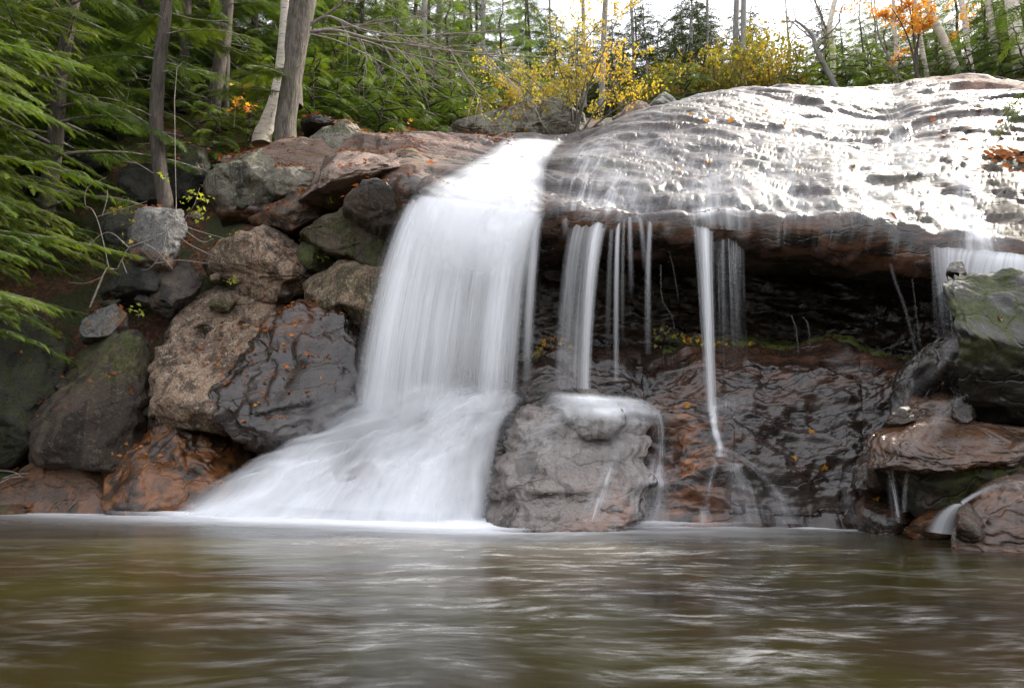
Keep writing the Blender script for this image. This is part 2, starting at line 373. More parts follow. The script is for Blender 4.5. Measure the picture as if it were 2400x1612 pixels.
def rbf_fit():
    n = len(CPW); d0 = np.linalg.norm(CPW[:, None, :2] - CPW[None, :, :2], axis=-1)
    A = np.zeros((n + 3, n + 3)); A[:n, :n] = d0 - np.eye(n)*.15
    A[:n, n] = 1; A[:n, n + 1:] = CPW[:, :2]; A[n, :n] = 1; A[n + 1:, :n] = CPW[:, :2].T
    return np.linalg.solve(A, np.concatenate([CPW[:, 2], np.zeros(3)]))
_rb = rbf_fit()
def ground(x, y):
    x = np.asarray(x, float); y = np.asarray(y, float); n = len(CPW)
    dd = np.sqrt((x[..., None] - CPW[:, 0])**2 + (y[..., None] - CPW[:, 1])**2)
    return dd@_rb[:n] + _rb[n] + x*_rb[n + 1] + y*_rb[n + 2]
gx = np.concatenate([np.linspace(-40, -11, 50)[:-1], np.linspace(-11, 2, 190)[:-1], np.linspace(2, 40, 110)])
gy = np.concatenate([np.linspace(3, 8.5, 16)[:-1], np.linspace(8.5, 18, 190)[:-1], np.linspace(18, 70, 110)])
GX, GY = np.meshgrid(gx, gy, indexing='ij')
GZ = ground(GX, GY)
pp = np.stack([GX, GY, GZ], -1)
sink = (1 - sstep(10.0, 10.9, GY))*sstep(-11.5, -9.5, GX); GZ = GZ*(1 - sink) + sink*np.minimum(GZ, .0 + .25*GZ)
GZ = GZ + .30*fbm(pp*.55, 4) + .10*fbm(pp*1.7 + 4, 3) + .03*fbm(pp*6, 2)
pp[..., 2] = GZ
gf = grid_faces(len(gx), len(gy))
# leave out what lies under the dome and the pool
ctr = pp.reshape(-1, 3)[gf].mean(1)
pxs = 1200 + FPX*ctr[:, 0]/(ctr[:, 1]*_ct + (ctr[:, 2] - CAM_H)*_st)
under = (pxs > 560) & (pxs < 2950) & (ctr[:, 1] < crest_Y(pxs) + 3.0) & (ctr[:, 1] > 5)
left_keep = (pxs < 900) & (ctr[:, 1] > 9.9) & (ctr[:, 1] < 40)
under &= ~((pxs < 930) & (ctr[:, 1] > crest_Y(pxs) - .3))
under &= ~(pxs < 760)
under |= (pxs > 470) & (ctr[:, 2] < 2.7)
under |= (pxs > 60) & (ctr[:, 2] < .6) & (ctr[:, 1] < 11)

pool = (ctr[:, 0] > -9.5) & (ctr[:, 1] < 8.2)
gf = gf[~under & ~pool]
def floor_mat():
    n = N('leaf_littered_soil'); pos = n.n('NewGeometry').outputs['Position']
    a = n.noise(pos, 1.3, 4); b = n.noise(pos, 14, 5, .7); v = n.n('TexVoronoi', Vector=pos, Scale=17.0, Randomness=1.0)
    leafc = n.mix(n.rng(n.n('SeparateColor', Color=v.outputs['Color']).outputs[0], .2, .9), (.085, .034, .016), (.17, .075, .034))
    c = n.mix(n.rng(b, .38, .56), (.035, .025, .016), leafc)
    c = n.mix(n.math('MULTIPLY', n.rng(a, .42, .56), .9), c, (.030, .042, .010))
    h = n.math('ADD', n.math('MULTIPLY', v.outputs[0], .5), n.math('MULTIPLY', b, .8))
    bp = n.n('Bump', Strength=.8, Distance=.06, Height=h)
    return n.done(n.n('BsdfPrincipled', Base_Color=c, Roughness=.9, Normal=bp.outputs[0]).outputs[0])
M['floor'] = floor_mat()
used = np.unique(gf); remap = -np.ones(pp.reshape(-1, 3).shape[0], np.int64); remap[used] = np.arange(len(used))
hill = mobj('forest_floor', pp.reshape(-1, 3)[used], remap[gf], M['floor'], origin=np.zeros(3))
tag(hill, kind='structure')
SURF = [(pp.reshape(-1, 3)[used], remap[gf]), BED_T]

# ------------------------------------------------------------------ boulders
def ico(sub):
    import bmesh
    bm = bmesh.new(); bmesh.ops.create_icosphere(bm, subdivisions=sub, radius=1)
    v = np.array([q.co[:] for q in bm.verts]); f = np.array([[q.index for q in p.verts] for p in bm.faces]); bm.free(); return v, f
ICO = {k: ico(k) for k in (4, 5, 6)}
def boulder(outline, Y0, depth, mat, label, name='boulder', sub=5, blocky=.54, planes=8, rough=.07, fscale=1.0, seed=0, cat='boulder',
            wet=0.0, rust=0.0, moss=0.0, lean=0.35, strata=0.0, group=None, cuts=(), dents=(), chips=9, grow=1.13):
    r = np.random.default_rng(seed + 100)
    op = np.array(outline, float); W3 = P(op[:, 0], op[:, 1], Y0)
    poly = W3[:, [0, 2]]; c = (poly.max(0) + poly.min(0))/2
    c = .5*c + .5*poly.mean(0)
    rel = (poly - c)*grow; ang = np.arctan2(rel[:, 1], rel[:, 0])
    # densify the outline, polar sample
    dn = np.concatenate([rel[i] + (rel[(i + 1) % len(rel)] - rel[i])*np.linspace(0, 1, 24, endpoint=False)[:, None] for i in range(len(rel))])
    an = np.arctan2(dn[:, 1], dn[:, 0]); rd = np.hypot(dn[:, 0], dn[:, 1])
    o = np.argsort(an); an, rd = an[o], rd[o]
    an = np.concatenate([an - 2*math.pi, an, an + 2*math.pi]); rd = np.concatenate([rd]*3)
    v, f = ICO[sub]
    th = np.arctan2(v[:, 2], v[:, 0]); rho = np.hypot(v[:, 0], v[:, 2])
    rr = np.interp(th, an, rd)*rho**blocky
    dy = np.sign(v[:, 1])*np.abs(v[:, 1])**blocky*depth
    ax = np.array([c[0]/Y0, 1.0, 0.0]); ax /= np.linalg.norm(ax)
    p = np.stack([c[0] + np.cos(th)*rr, np.full(len(v), float(Y0)), c[1] + np.sin(th)*rr], -1) + dy[:, None]*ax
    ctr = np.array([c[0], Y0, c[1]]); size = float(np.mean(rd))
    for k in range(planes):
        nrm = r.normal(size=3); nrm[1] = -abs(nrm[1])*1.1; nrm /= np.linalg.norm(nrm)
        pr = (p - ctr)@nrm; dcut = pr.max()*r.uniform(.52, .85)
        p -= nrm*np.maximum(pr - dcut, 0)[:, None]*.93
    for nrm, fr in cuts:
        nrm = np.array(nrm, float); nrm /= np.linalg.norm(nrm); pr = (p - ctr)@nrm
        p -= nrm*np.maximum(pr - pr.max()*fr, 0)[:, None]*.95
    for k in range(chips):
        nrm = r.normal(size=3); nrm[1] = -abs(nrm[1])*.9; nrm /= np.linalg.norm(nrm)
        pr = (p - ctr)@nrm; p -= nrm*np.maximum(pr - pr.max()*r.uniform(.80, .95), 0)[:, None]*.95
    p += (lean*(p[:, 2] - c[1]))[:, None]*ax
    nn = (p - ctr); nn /= np.linalg.norm(nn, axis=1)[:, None] + 1e-9
    q = p*np.array([1, 1, 1 + strata]) + seed*7.3
    dsp = 1.25*rough*size*(.30*fbm(q*1.3/fscale, 3) + .70*(ridged(q*2.0/fscale + 3, 4) - .55) + .28*fbm(q*6/fscale, 3))
    ckn = perlin(q*np.array([.8, .8, 1.5])/(.55*size + .2) + 51); dsp = dsp - .055*size*np.exp(-(ckn/.035)**2)*sstep(-.1, .25, perlin(q*.9 + 71))
    dsp = dsp + .035*size*sstep(-.02, .03, fbm(q*np.array([1.2, 1.2, 1.8])/(size + .3) + 33, 3))
    qf = fbm(q*np.array([.9, .9, 1.6])/(.8*size + .15) + 83, 3)*5; qi = np.floor(qf); dsp = dsp + .045*size*(qi + sstep(.80, 1.0, qf - qi))
    dsp = np.clip(dsp, -.3*size, .3*size)
    p = p + nn*dsp[:, None]
    for dx_, dy_, rad_, dep_ in dents:
        cray = ray(dx_, dy_); cray = cray/np.linalg.norm(cray); rel_ = p - np.array([0, 0, CAM_H]); along = rel_@cray
        dd_ = np.linalg.norm(rel_ - along[:, None]*cray, axis=1); front = nn[:, 1] < .1
        p = p + cray*(dep_*np.exp(-(dd_/rad_)**2)*front)[:, None]
    hz = (p[:, 2] - p[:, 2].min())/(np.ptp(p[:, 2]) + 1e-6)
    ev = lambda a: (a(p, nn, hz) if callable(a) else np.full(len(p), float(a)))
    ob = mobj(name, p, f, M[mat], attrs={'wet': np.clip(ev(wet), 0, 1), 'rust': np.clip(ev(rust), 0, 1), 'moss': np.clip(ev(moss), 0, 1)})
    tag(ob, label, cat, group); SURF.append((p, f)); return ob
topmoss = lambda k=1.0: (lambda p, n, h: k*sstep(.2, .8, n[:, 2]))
lowwet = lambda z0, z1, k=1.0: (lambda p, n, h: k*(1 - sstep(z0, z1, p[:, 2])))

# left bank
boulder([(262, 1010), (240, 930), (300, 830), (330, 760), (420, 705), (560, 672), (640, 690), (690, 790), (720, 900), (740, 1010), (680, 1070), (480, 1080), (330, 1060)],
        10.15, .85, 'tan', 'big tan speckled boulder with a dark hollow, beside the wet dark rock', sub=6, planes=9, rough=.075, seed=3, lean=.4,
        wet=lambda p, n, h: .8*sstep(-3.25, -2.9, p[:, 0]), moss=lambda p, n, h: .5*(1 - sstep(.0, .25, h)), cuts=[((-.7, -.6, .1), .62), ((.75, -.5, .15), .72), ((0, -1, .5), .6)], dents=[(478, 785, .13, .28), (600, 935, .3, .2)])
boulder([(585, 740), (660, 692), (760, 720), (850, 770), (900, 840), (900, 960), (800, 1020), (680, 1040), (570, 1000), (560, 900), (600, 820)], 9.85, .7, 'bedrock',
        'black wet rock face with orange stains left of the main fall', name='wet_rock', cat='rock', planes=6, rough=.15, fscale=.8, seed=5, wet=1.0, rust=lambda p, n, h: .75*sstep(.55, .9, h)*(1 - sstep(-3.2, -2.6, p[:, 0])) + .06, lean=.6, sub=6)
boulder([(462, 640), (500, 585), (560, 555), (605, 520), (640, 530), (670, 570), (735, 592), (752, 630), (715, 680), (640, 700), (520, 690)], 10.9, .65, 'tan',
        'peaked tan boulder wedged above the big boulder with the hollow', seed=8, planes=5, rough=.06, cuts=[((-.35, -.75, -.55), .5), ((.55, -.6, .5), .55)])
boulder([(700, 690), (730, 640), (800, 612), (870, 630), (920, 690), (920, 780), (850, 790), (760, 760), (710, 720)], 10.3, .6, 'tan',
        'rough speckled brown boulder tucked against the edge of the main fall', seed=11, planes=7, rough=.09, moss=.2)
boulder([(318, 500), (345, 474), (425, 480), (432, 540), (405, 600), (385, 652), (350, 655), (318, 620)], 10.7, .28, 'grey',
        'upright blue-grey slab with a rusty foot below the slim trunk', name='standing_rock', cat='rock', seed=13, planes=6, rough=.06, rust=lambda p, n, h: 1.3*(1 - sstep(.15, .45, h)), lean=.2)
boulder([(478, 440), (560, 380), (660, 342), (690, 362), (690, 400), (650, 460), (600, 510), (560, 520), (500, 505), (470, 480)], 12.2, .8, 'lichen',
        'large green-grey lichened boulder under the thick old trunk', seed=17, planes=6, rough=.05, moss=topmoss(.35), cuts=[((-.5, -.8, -.2), .6), ((.3, -.7, .65), .55)])
boulder([(615, 470), (660, 400), (690, 376), (730, 385), (775, 412), (770, 450), (700, 470), (650, 482)], 11.9, .6, 'lichen',
        'wedge-shaped grey boulder between the lichened boulder and the flat ledge block', seed=19, planes=6, rough=.05)
boulder([(715, 410), (760, 385), (900, 352), (1000, 372), (1035, 395), (960, 420), (800, 466), (725, 470)], 10.9, 1.1, 'pink',
        'long flat-topped pink-brown block beside the top of the main fall', name='ledge_block', cat='rock', seed=23, planes=3, rough=.045, blocky=.45, lean=.9, cuts=[((0, -1, -.15), .55), ((0, -.35, 1), .55)], strata=1.0)
boulder([(812, 466), (880, 440), (960, 436), (985, 470), (970, 540), (920, 560), (860, 520), (815, 490)], 9.75, .55, 'dark',
        'dark wet overhanging block under the left end of the lip', name='overhanging_block', cat='rock', seed=29, planes=4, rough=.05, blocky=.5, wet=lambda p, n, h: .9*sstep(.3, .8, n[:, 2]), lean=.3, cuts=[((-.3, -.8, -.5), .5)])
boulder([(700, 530), (740, 480), (820, 488), (900, 520), (950, 560), (960, 640), (900, 660), (820, 600), (740, 570)], 10.35, .6, 'dark',
        'brown slanting block under the dark overhanging block', name='slanting_block', cat='rock', seed=31, planes=5, rough=.06, blocky=.55, lean=.3, moss=.3, cuts=[((-.2, -.9, -.3), .5)])
boulder([(600, 500), (700, 450), (760, 470), (740, 520), (660, 560), (610, 540)], 11.3, .5, 'dark', 'low wet brown rock in the leaf-filled gully', seed=37, cat='rock', planes=5, rust=.5, wet=.5)
boulder([(690, 600), (700, 560), (760, 545), (790, 600), (760, 640), (710, 630)], 10.75, .35, 'dark', 'small dark mossy boulder right of the peaked tan boulder', seed=38, planes=5, moss=.6, wet=.3)
boulder([(235, 690), (250, 620), (310, 590), (370, 640), (375, 690), (330, 722), (260, 715)], 10.9, .45, 'mossy', 'moss-covered boulder below the upright blue-grey slab', seed=41, planes=5, moss=topmoss(1.0))
boulder([(345, 720), (380, 640), (440, 610), (470, 660), (440, 700), (400, 740), (355, 745)], 10.75, .4, 'dark', 'dark rock with pale lichen spots beside the leaf drift', seed=43, planes=5, cat='rock', wet=.3)
boulder([(182, 790), (200, 735), (255, 715), (290, 740), (285, 790), (230, 805)], 10.45, .35, 'grey', 'small boulder with a yellow lichen patch', seed=47, planes=5, rust=lambda p, n, h: 1.2*sstep(-6.25, -6.0, p[:, 0]))
boulder([(-90, 830), (-60, 770), (40, 745), (115, 800), (140, 900), (110, 1010), (20, 1060), (-90, 1040)], 10.2, .7, 'mossy', 'dark mossy boulder in deep shade at the foot of the bank', seed=53, planes=6, moss=.35, sub=5)
boulder([(110, 930), (170, 860), (230, 800), (300, 800), (340, 880), (350, 990), (330, 1090), (150, 1110), (80, 1060)], 10.0, .7, 'dark', 'long black boulder beneath the moss and leaf bank', seed=59, planes=5, moss=topmoss(.35))
boulder([(-140, 1200), (-120, 1140), (0, 1130), (90, 1095), (170, 1050), (250, 1020), (300, 1040), (330, 1100), (320, 1215), (100, 1230)], 9.95, .6, 'rust',
        'smooth brown boulder sloping into the still side of the pool', seed=61, planes=2, rough=.03, rust=.45, wet=lambda p, n, h: .3 + .5*(1 - sstep(.05, .5, p[:, 2])), lean=.5, sub=5)
boulder([(205, 1140), (215, 1085), (300, 1050), (400, 998), (450, 995), (520, 1050), (590, 1085), (640, 1120), (620, 1210), (420, 1235), (215, 1210)], 9.75, .65, 'rust',
        'orange-stained wet boulder at the foot of the white cascade', seed=67, planes=6, rough=.085, rust=.9, wet=.85, lean=.6, sub=6)
boulder([(330, 1200), (380, 1160), (470, 1135), (540, 1150), (560, 1220), (350, 1235)], 9.5, .35, 'rust', 'low orange rock awash at the pool edge', seed=71, planes=4, rough=.07, rust=.8, wet=.9, cat='rock')
boulder([(700, 340), (740, 315), (800, 303), (870, 308), (900, 330), (925, 345), (880, 400), (800, 420), (720, 380)], 12.6, .7, 'lichen', 'pale green-grey boulder behind the flat ledge block', seed=73, planes=5, rough=.05, moss=topmoss(.4))
boulder([(885, 345), (900, 325), (930, 328), (945, 345), (925, 365), (895, 365)], 12.3, .25, 'grey', 'small white quartz-streaked stone at the end of the pale boulder', name='stone', cat='stone', seed=74, planes=5)
boulder([(1040, 330), (1080, 300), (1150, 278), (1230, 268), (1330, 275), (1400, 300), (1440, 330), (1240, 350)], 15.2, 1.0, 'lichen', 'broad low grey rock behind the yellow bush', seed=79, planes=4, rough=.05, lean=.6, cat='rock')
boulder([(1515, 262), (1530, 232), (1570, 217), (1592, 235), (1594, 268), (1540, 280)], 17.8, .5, 'grey', 'dark rounded boulder on the skyline right of the yellow bush', seed=83, planes=5, moss=.2)
boulder([(1440, 285), (1475, 255), (1520, 250), (1560, 268), (1550, 290), (1470, 300)], 17.2, .5, 'pink', 'brown stone beside the dark rounded skyline boulder', name='stone', cat='stone', seed=84, planes=5)
# mossy boulders on the forest slope
for k, (o_, Y_, lab) in enumerate([
    ([(120, 320), (150, 275), (205, 272), (225, 300), (215, 330), (140, 335)], 14.6, 'mossy boulder behind the hemlock sprays beside the slope leaf drift'),
    ([(235, 295), (255, 265), (285, 268), (285, 300), (245, 308)], 15.0, 'small mossy stone up the slope among fallen leaves'),
    ([(180, 390), (200, 345), (245, 348), (250, 395), (200, 405)], 13.3, 'squat moss-topped boulder above the fallen grey log'),
    ([(290, 440), (300, 370), (360, 352), (380, 400), (370, 470), (310, 480)], 12.8, 'dark boulder behind the slim trunk'),
    ([(50, 440), (60, 415), (92, 420), (95, 448), (60, 455)], 12.6, 'small grey stone half hidden by the bright hemlock spray'),
    ([(395, 395), (430, 340), (480, 345), (490, 420), (450, 470), (400, 470)], 12.9, 'dark mossy boulder left of the large lichened boulder'),
    ([(240, 560), (250, 500), (310, 490), (320, 570), (260, 600)], 11.5, 'shadowed mossy boulder left of the upright blue-grey slab'),
    ([(710, 300), (720, 285), (780, 282), (800, 305), (740, 315)], 14.2, 'dark stone at the forest edge behind the pale boulder')]):
    boulder(o_, Y_, .45, 'mossy', lab, seed=90 + k, planes=5, moss=topmoss(1.0), sub=5)

# centre block and lower rocks
boulder([(1142, 1235), (1146, 1150), (1160, 1090), (1175, 1040), (1215, 990), (1260, 955), (1330, 925), (1440, 930), (1520, 955), (1552, 1010), (1560, 1100), (1575, 1160), (1580, 1240), (1400, 1250)],
        8.35, .75, 'block', 'big grey-pink block with a cracked face at the foot of the falls', name='rock_block', cat='rock', seed=101, sub=6, planes=2, chips=4, grow=1.0, rough=.06, blocky=.52, lean=.65, strata=1.6, fscale=.7,
        wet=.8, rust=lambda p, n, h: .9*(1 - sstep(.1, .55, h))*sstep(.3, 1.4, p[:, 0]) + .35*(1 - sstep(.0, .25, h)), cuts=[((0, -1, .25), .62), ((-.9, -.5, .1), .8)])
boulder([(1290, 990), (1290, 945), (1330, 925), (1400, 930), (1450, 945), (1470, 990), (1440, 1030), (1340, 1030)], 8.2, .36, 'block', 'rounded stone on top of the cracked block under a veil of water', seed=103, planes=3, rough=.06, wet=.9, grow=1.0)
# right bank
boulder([(2250, 640), (2290, 628), (2360, 640), (2480, 650), (2560, 700), (2580, 900), (2500, 1000), (2400, 1000), (2290, 985), (2275, 900), (2270, 830), (2245, 740), (2225, 670)],
        6.7, .75, 'mossy', 'huge mossy green-black block with wet flank at the right bank', name='mossy_block', cat='boulder', grow=1.0, seed=107, sub=6, planes=2, chips=4, rough=.06, blocky=.40, lean=.15, wet=.75,
        moss=lambda p, n, h: .75*sstep(.25, .5, h), cuts=[((-.25, -.6, -.75), .55), ((-.95, -.3, .1), .8), ((.1, -1, .35), .6)])
boulder([(2218, 640), (2225, 618), (2255, 615), (2275, 640), (2262, 660), (2225, 662)], 7.0, .22, 'dark', 'small dark stone perched at the rim of the mossy block', name='stone', cat='stone', grow=1.0, seed=109, planes=5, wet=.8)
boulder([(2080, 950), (2110, 880), (2180, 800), (2235, 755), (2262, 800), (2275, 930), (2200, 990), (2100, 1000)], 7.6, .35, 'dark', 'dark leaning rock in spray behind the mossy block', cat='rock', grow=1.0, seed=113, planes=5, wet=.9)
boulder([(2048, 1090), (2050, 1035), (2090, 985), (2150, 900), (2170, 885), (2230, 915), (2290, 990), (2420, 1010), (2520, 1040), (2520, 1090), (2300, 1100), (2140, 1110)],
        7.05, .7, 'rust', 'tilted red-brown wet slab below the mossy block', name='tilted_slab', cat='rock', grow=.98, seed=127, sub=6, planes=3, chips=4, rough=.06, blocky=.42, strata=1.2, wet=.95, rust=.25, lean=.9, cuts=[((-.1, -.55, .83), .45)])
boulder([(2070, 1000), (2095, 960), (2130, 950), (2145, 985), (2110, 1000), (2080, 1010)], 6.75, .2, 'dark', 'black triangular stone on the tilted red slab', name='stone', cat='stone', grow=1.0, seed=131, planes=6, wet=.6)
boulder([(2100, 1090), (2150, 1075), (2300, 1072), (2520, 1090), (2520, 1200), (2350, 1240), (2200, 1250), (2120, 1180)], 6.85, .55, 'dark', 'dark undercut block with a yellow-green lichen patch under the tilted slab', name='undercut_block', cat='rock', grow=1.0, seed=137, sub=5, planes=3, blocky=.5, rough=.05, wet=.5, moss=lambda p, n, h: .9*np.exp(-((p[:, 0] - 4.45)/.35)**2), cuts=[((-.2, -.7, -.6), .45)])
boulder([(1995, 1140), (2010, 1080), (2040, 1060), (2090, 1080), (2110, 1140), (2060, 1160), (2010, 1165)], 7.25, .28, 'dark', 'jagged black rock at the left edge of the tilted slab', cat='rock', grow=1.0, seed=139, planes=7, rough=.09, wet=.9)
boulder([(2010, 1180), (2060, 1150), (2120, 1170), (2150, 1235), (2080, 1260), (2010, 1250)], 7.3, .35, 'bedrock', 'wet brown rock where the side trickle lands', cat='rock', grow=1.0, seed=141, planes=4, wet=1.0, rust=.3)
boulder([(2235, 1275), (2260, 1190), (2310, 1150), (2400, 1110), (2520, 1100), (2560, 1180), (2540, 1290), (2380, 1300)], 6.2, .55, 'pink', 'pinkish wet boulder in the pool corner with water running over its back', grow=1.0, seed=149, sub=6, planes=3, rough=.06, wet=.8, rust=.4, lean=.5)
boulder([(2238, 1265), (2250, 1190), (2268, 1172), (2290, 1190), (2312, 1262), (2280, 1285)], 5.95, .14, 'dark', 'dark splintered stump of rock in front of the pinkish pool boulder', name='rock_splinter', cat='rock', grow=1.0, seed=151, planes=6, rough=.1, wet=.6, rust=.3)
boulder([(2115, 1250), (2150, 1215), (2200, 1192), (2235, 1200), (2235, 1255), (2150, 1262)], 6.75, .25, 'rust', 'low reddish stone beside the little chute', name='stone', cat='stone', grow=1.0, seed=157, planes=4, wet=.8, rust=.7)
boulder([(2228, 975), (2240, 930), (2280, 925), (2290, 980), (2260, 1005)], 6.75, .2, 'dark', 'round black stone wedged under the mossy block', name='stone', cat='stone', grow=1.0, seed=163, planes=4, wet=.9)
# stones under the cascade
for k, (o_, Y_, lab) in enumerate([
    ([(960, 950), (970, 905), (1060, 895), (1110, 920), (1090, 970), (1000, 980)], 9.1, 'dark stone blurred behind the foot of the main fall'),
    ([(940, 1060), (950, 975), (990, 950), (1050, 965), (1060, 1050), (1000, 1090)], 8.75, 'dark stone showing through the white cascade'),
    ([(700, 1130), (760, 1040), (860, 1010), (960, 1060), (960, 1160), (780, 1200)], 8.5, 'rounded rock swallowed by the left side of the cascade'),
    ([(960, 1170), (990, 1080), (1080, 1030), (1150, 1080), (1150, 1200), (1020, 1220)], 8.3, 'rounded rock swallowed by the cascade beside the cracked block')]):
    boulder(o_, Y_ + .25, .4, 'block', lab, seed=170 + k, planes=3, wet=1.0, cat='rock', lean=.6, grow=.85)

# rubble wedged between the big boulders
rb = np.random.default_rng(404)
for k in range(46):
    x, y = rb.uniform(80, 880), rb.uniform(420, 1030)
    if y < 900 - x*.62 + 120 and x < 420: y = rb.uniform(700, 1000)
    Yq = np.interp(y, [380, 520, 700, 1000], [12.2, 11.1, 10.55, 9.85]); s_ = rb.uniform(14, 34)
    an_ = np.sort(rb.uniform(0, 6.283, 7)); ol = [(x + s_*math.cos(q)*rb.uniform(.8, 1.25), y + .72*s_*math.sin(q)*rb.uniform(.8, 1.2)) for q in an_]
    boulder(ol, Yq, s_/1600*Yq*.9, ('dark', 'tan', 'dark', 'mossy')[k % 4], 'small dark stone wedged between the big boulders of the left bank', name='stone', cat='stone', group='rubble of the left bank', seed=500 + k, planes=6, sub=4, rough=.1, moss=.3*(k % 2), wet=.2)
# ------------------------------------------------------------------ pool
xs = np.concatenate([np.linspace(-30, -8, 24)[:-1], np.linspace(-8, 8, 360)[:-1], np.linspace(8, 30, 24)])
ys = np.concatenate([np.linspace(-8, 1, 20)[:-1], np.linspace(1, 12, 300)])
PX, PY = np.meshgrid(xs, ys, indexing='ij')
PZ = .012*fbm(np.stack([PX*.5, PY*1.1, PX*0], -1), 3)
def proj(p):
    y = p[..., 1]*_ct + (p[..., 2] - CAM_H)*_st; z = -p[..., 1]*_st + (p[..., 2] - CAM_H)*_ct
    return 1200 + FPX*p[..., 0]/y, 806 - FPX*z/y
# foam spreads from the foot of the cascade
fa, fb = Pz(420, 1196), Pz(1150, 1222); ft = np.clip(((PX - fa[0])*(fb[0] - fa[0]) + (PY - fa[1])*(fb[1] - fa[1]))/((fb[0] - fa[0])**2 + (fb[1] - fa[1])**2), -.35, 1.0)
dfo = np.hypot(PX - (fa[0] + ft*(fb[0] - fa[0])), PY - (fa[1] + ft*(fb[1] - fa[1])))
foam = 1.15*np.exp(-(dfo/.9)**2) + .28*np.exp(-(dfo/1.7)**2)
fa2, fb2 = Pz(1150, 1224), Pz(1700, 1228); ft = np.clip((PX - fa2[0])/(fb2[0] - fa2[0]), 0, 1); dfo2 = np.hypot(PX - (fa2[0] + ft*(fb2[0] - fa2[0])), PY - (fa2[1] + ft*(fb2[1] - fa2[1])))
foam += 1.0*np.exp(-(dfo2/.25)**2) + .28*np.exp(-(dfo2/1.1)**2)
fa3, fb3 = Pz(1950, 1236), Pz(2240, 1247); ft = np.clip((PX - fa3[0])/(fb3[0] - fa3[0]), -.2, 1); dfo3 = np.hypot(PX - (fa3[0] + ft*(fb3[0] - fa3[0])), PY - (fa3[1] + ft*(fb3[1] - fa3[1])))
foam += 1.0*np.exp(-(dfo3/.22)**2)
# pale streaks in the water colour: a tongue down the middle of the pool
tong = .15 + np.exp(-((PX - .5 + .12*(PY - 7))/2.0)**2)*sstep(-1.5, 4.5, PY)*(1 - .5*sstep(6.3, 7.4, PY))
def water_mat():
    n = N('pool_water'); pos = n.n('NewGeometry').outputs['Position']
    wr = n.n('VectorMath', p_operation='ADD', i0=pos, i1=n.n('VectorMath', p_operation='SCALE', i0=n.n('TexNoise', Vector=pos, Scale=.8, Detail=2.0).outputs[1], Scale=.55).outputs[0]).outputs[0]
    st = n.mapping(wr, (1.0, 3.0, 1), (0, 0, .09))
    s1 = n.noise(st, 1.7, 5, .60); s2 = n.noise(st, 5.0, 5, .62); s3 = n.noise(n.mapping(wr, (.8, 2.2, 1), (0, 0, -.1)), .55, 4, .6)
    c = n.mix(n.rng(n.noise(pos, .45, 3), .35, .62), (.0135, .010, .0040), (.027, .0235, .0042))
    c = n.mix(n.rng(s3, .45, .7), c, (.025, .0165, .007))
    strk = n.math('MULTIPLY', n.rng(s1, .42, .72), n.rng(s2, .33, .68))
    fo = n.attr('foam'); bu = n.math('MULTIPLY', n.attr('pale_streaks'), strk)
    fm = n.math('ADD', n.math('MULTIPLY', fo, n.rng(n.noise(st, 1.1, 5, .6), .20, .62, .45, 1.1)), n.math('MULTIPLY', bu, .32), clamp=True)
    c = n.mix(fm, c, (.80, .81, .83))
    h = n.noise(st, 1.6, 2.5, .5)
    bp = n.n('Bump', Strength=.09, Distance=.10, Height=h)
    r = n.math('ADD', .20, n.math('MULTIPLY', fm, .6), clamp=True)
    bs = n.n('BsdfPrincipled', Base_Color=c, Roughness=r, IOR=1.33, Normal=bp.outputs[0])
    return n.done(bs.outputs[0])
M['water'] = water_mat()
po = mobj('pool_water', np.stack([PX, PY, PZ], -1).reshape(-1, 3), grid_faces(len(xs), len(ys)), M['water'], origin=np.zeros(3),
          attrs={'foam': np.clip(foam, 0, 1.3).ravel(), 'pale_streaks': np.clip(tong, 0, 1).ravel()})
tag(po, kind='structure')
bedp = mobj('pool_bed', np.array([(-40, -30, -1.2), (40, -30, -1.2), (40, 14, -1.2), (-40, 14, -1.2)], float), np.array([[0, 1, 2, 3]]), M['rust'], origin=np.zeros(3)); tag(bedp, kind='structure')

# ------------------------------------------------------------------ unseen shore behind the camera, added to block low sky light
ox = np.linspace(-34, 34, 70); oy = np.linspace(-45, -7, 50); OX, OY = np.meshgrid(ox, oy, indexing='ij')
OZ = -.4 + np.clip(-7 - OY, 0, 40)*.2 + .35*fbm(np.stack([OX*.4, OY*.4, OX*0], -1), 4)
sh = mobj('unseen_bank', np.stack([OX, OY, OZ], -1).reshape(-1, 3), grid_faces(len(ox), len(oy)), M['floor'], origin=np.zeros(3)); tag(sh, kind='structure')
# ------------------------------------------------------------------ one tree of all solid surfaces, for draping water and dropping leaves
_v, _f, _n = [], [], 0
for v_, f_ in SURF:
    _v.append(v_); _f += (np.asarray(f_) + _n).tolist(); _n += len(v_)
BV = BVHTree.FromPolygons(np.concatenate(_v).tolist(), _f)
def drop(x, y, zmax=30.0):
    h = BV.ray_cast(Vector((x, y, zmax)), Vector((0, 0, -1))); return (np.array(h[0]), np.array(h[1])) if h[0] is not None else None
def pick(px, py):
    h = BV.ray_cast(Vector((0, 0, CAM_H)), Vector(ray(px, py)).normalized()); return (np.array(h[0]), np.array(h[1])) if h[0] is not None else None
_lc = {}
def lip_at(px):
    k = int(px//4)*4
    if k not in _lc:
        y0 = float(lip_y(k)); last = None; res = (y0, float(lip_Y(k)))
        for y in np.arange(y0 - 70, y0 + 90, 3.0):
            h = bvh_bed.ray_cast(Vector((0, 0, CAM_H)), Vector(ray(k, y)).normalized())
            if h[0] is None: continue
            if last is not None and h[0][1] - last[1] > .22 and last[0] > y0 - 45: res = last; break
            last = (y, h[0][1])
        _lc[k] = res
    return _lc[k]
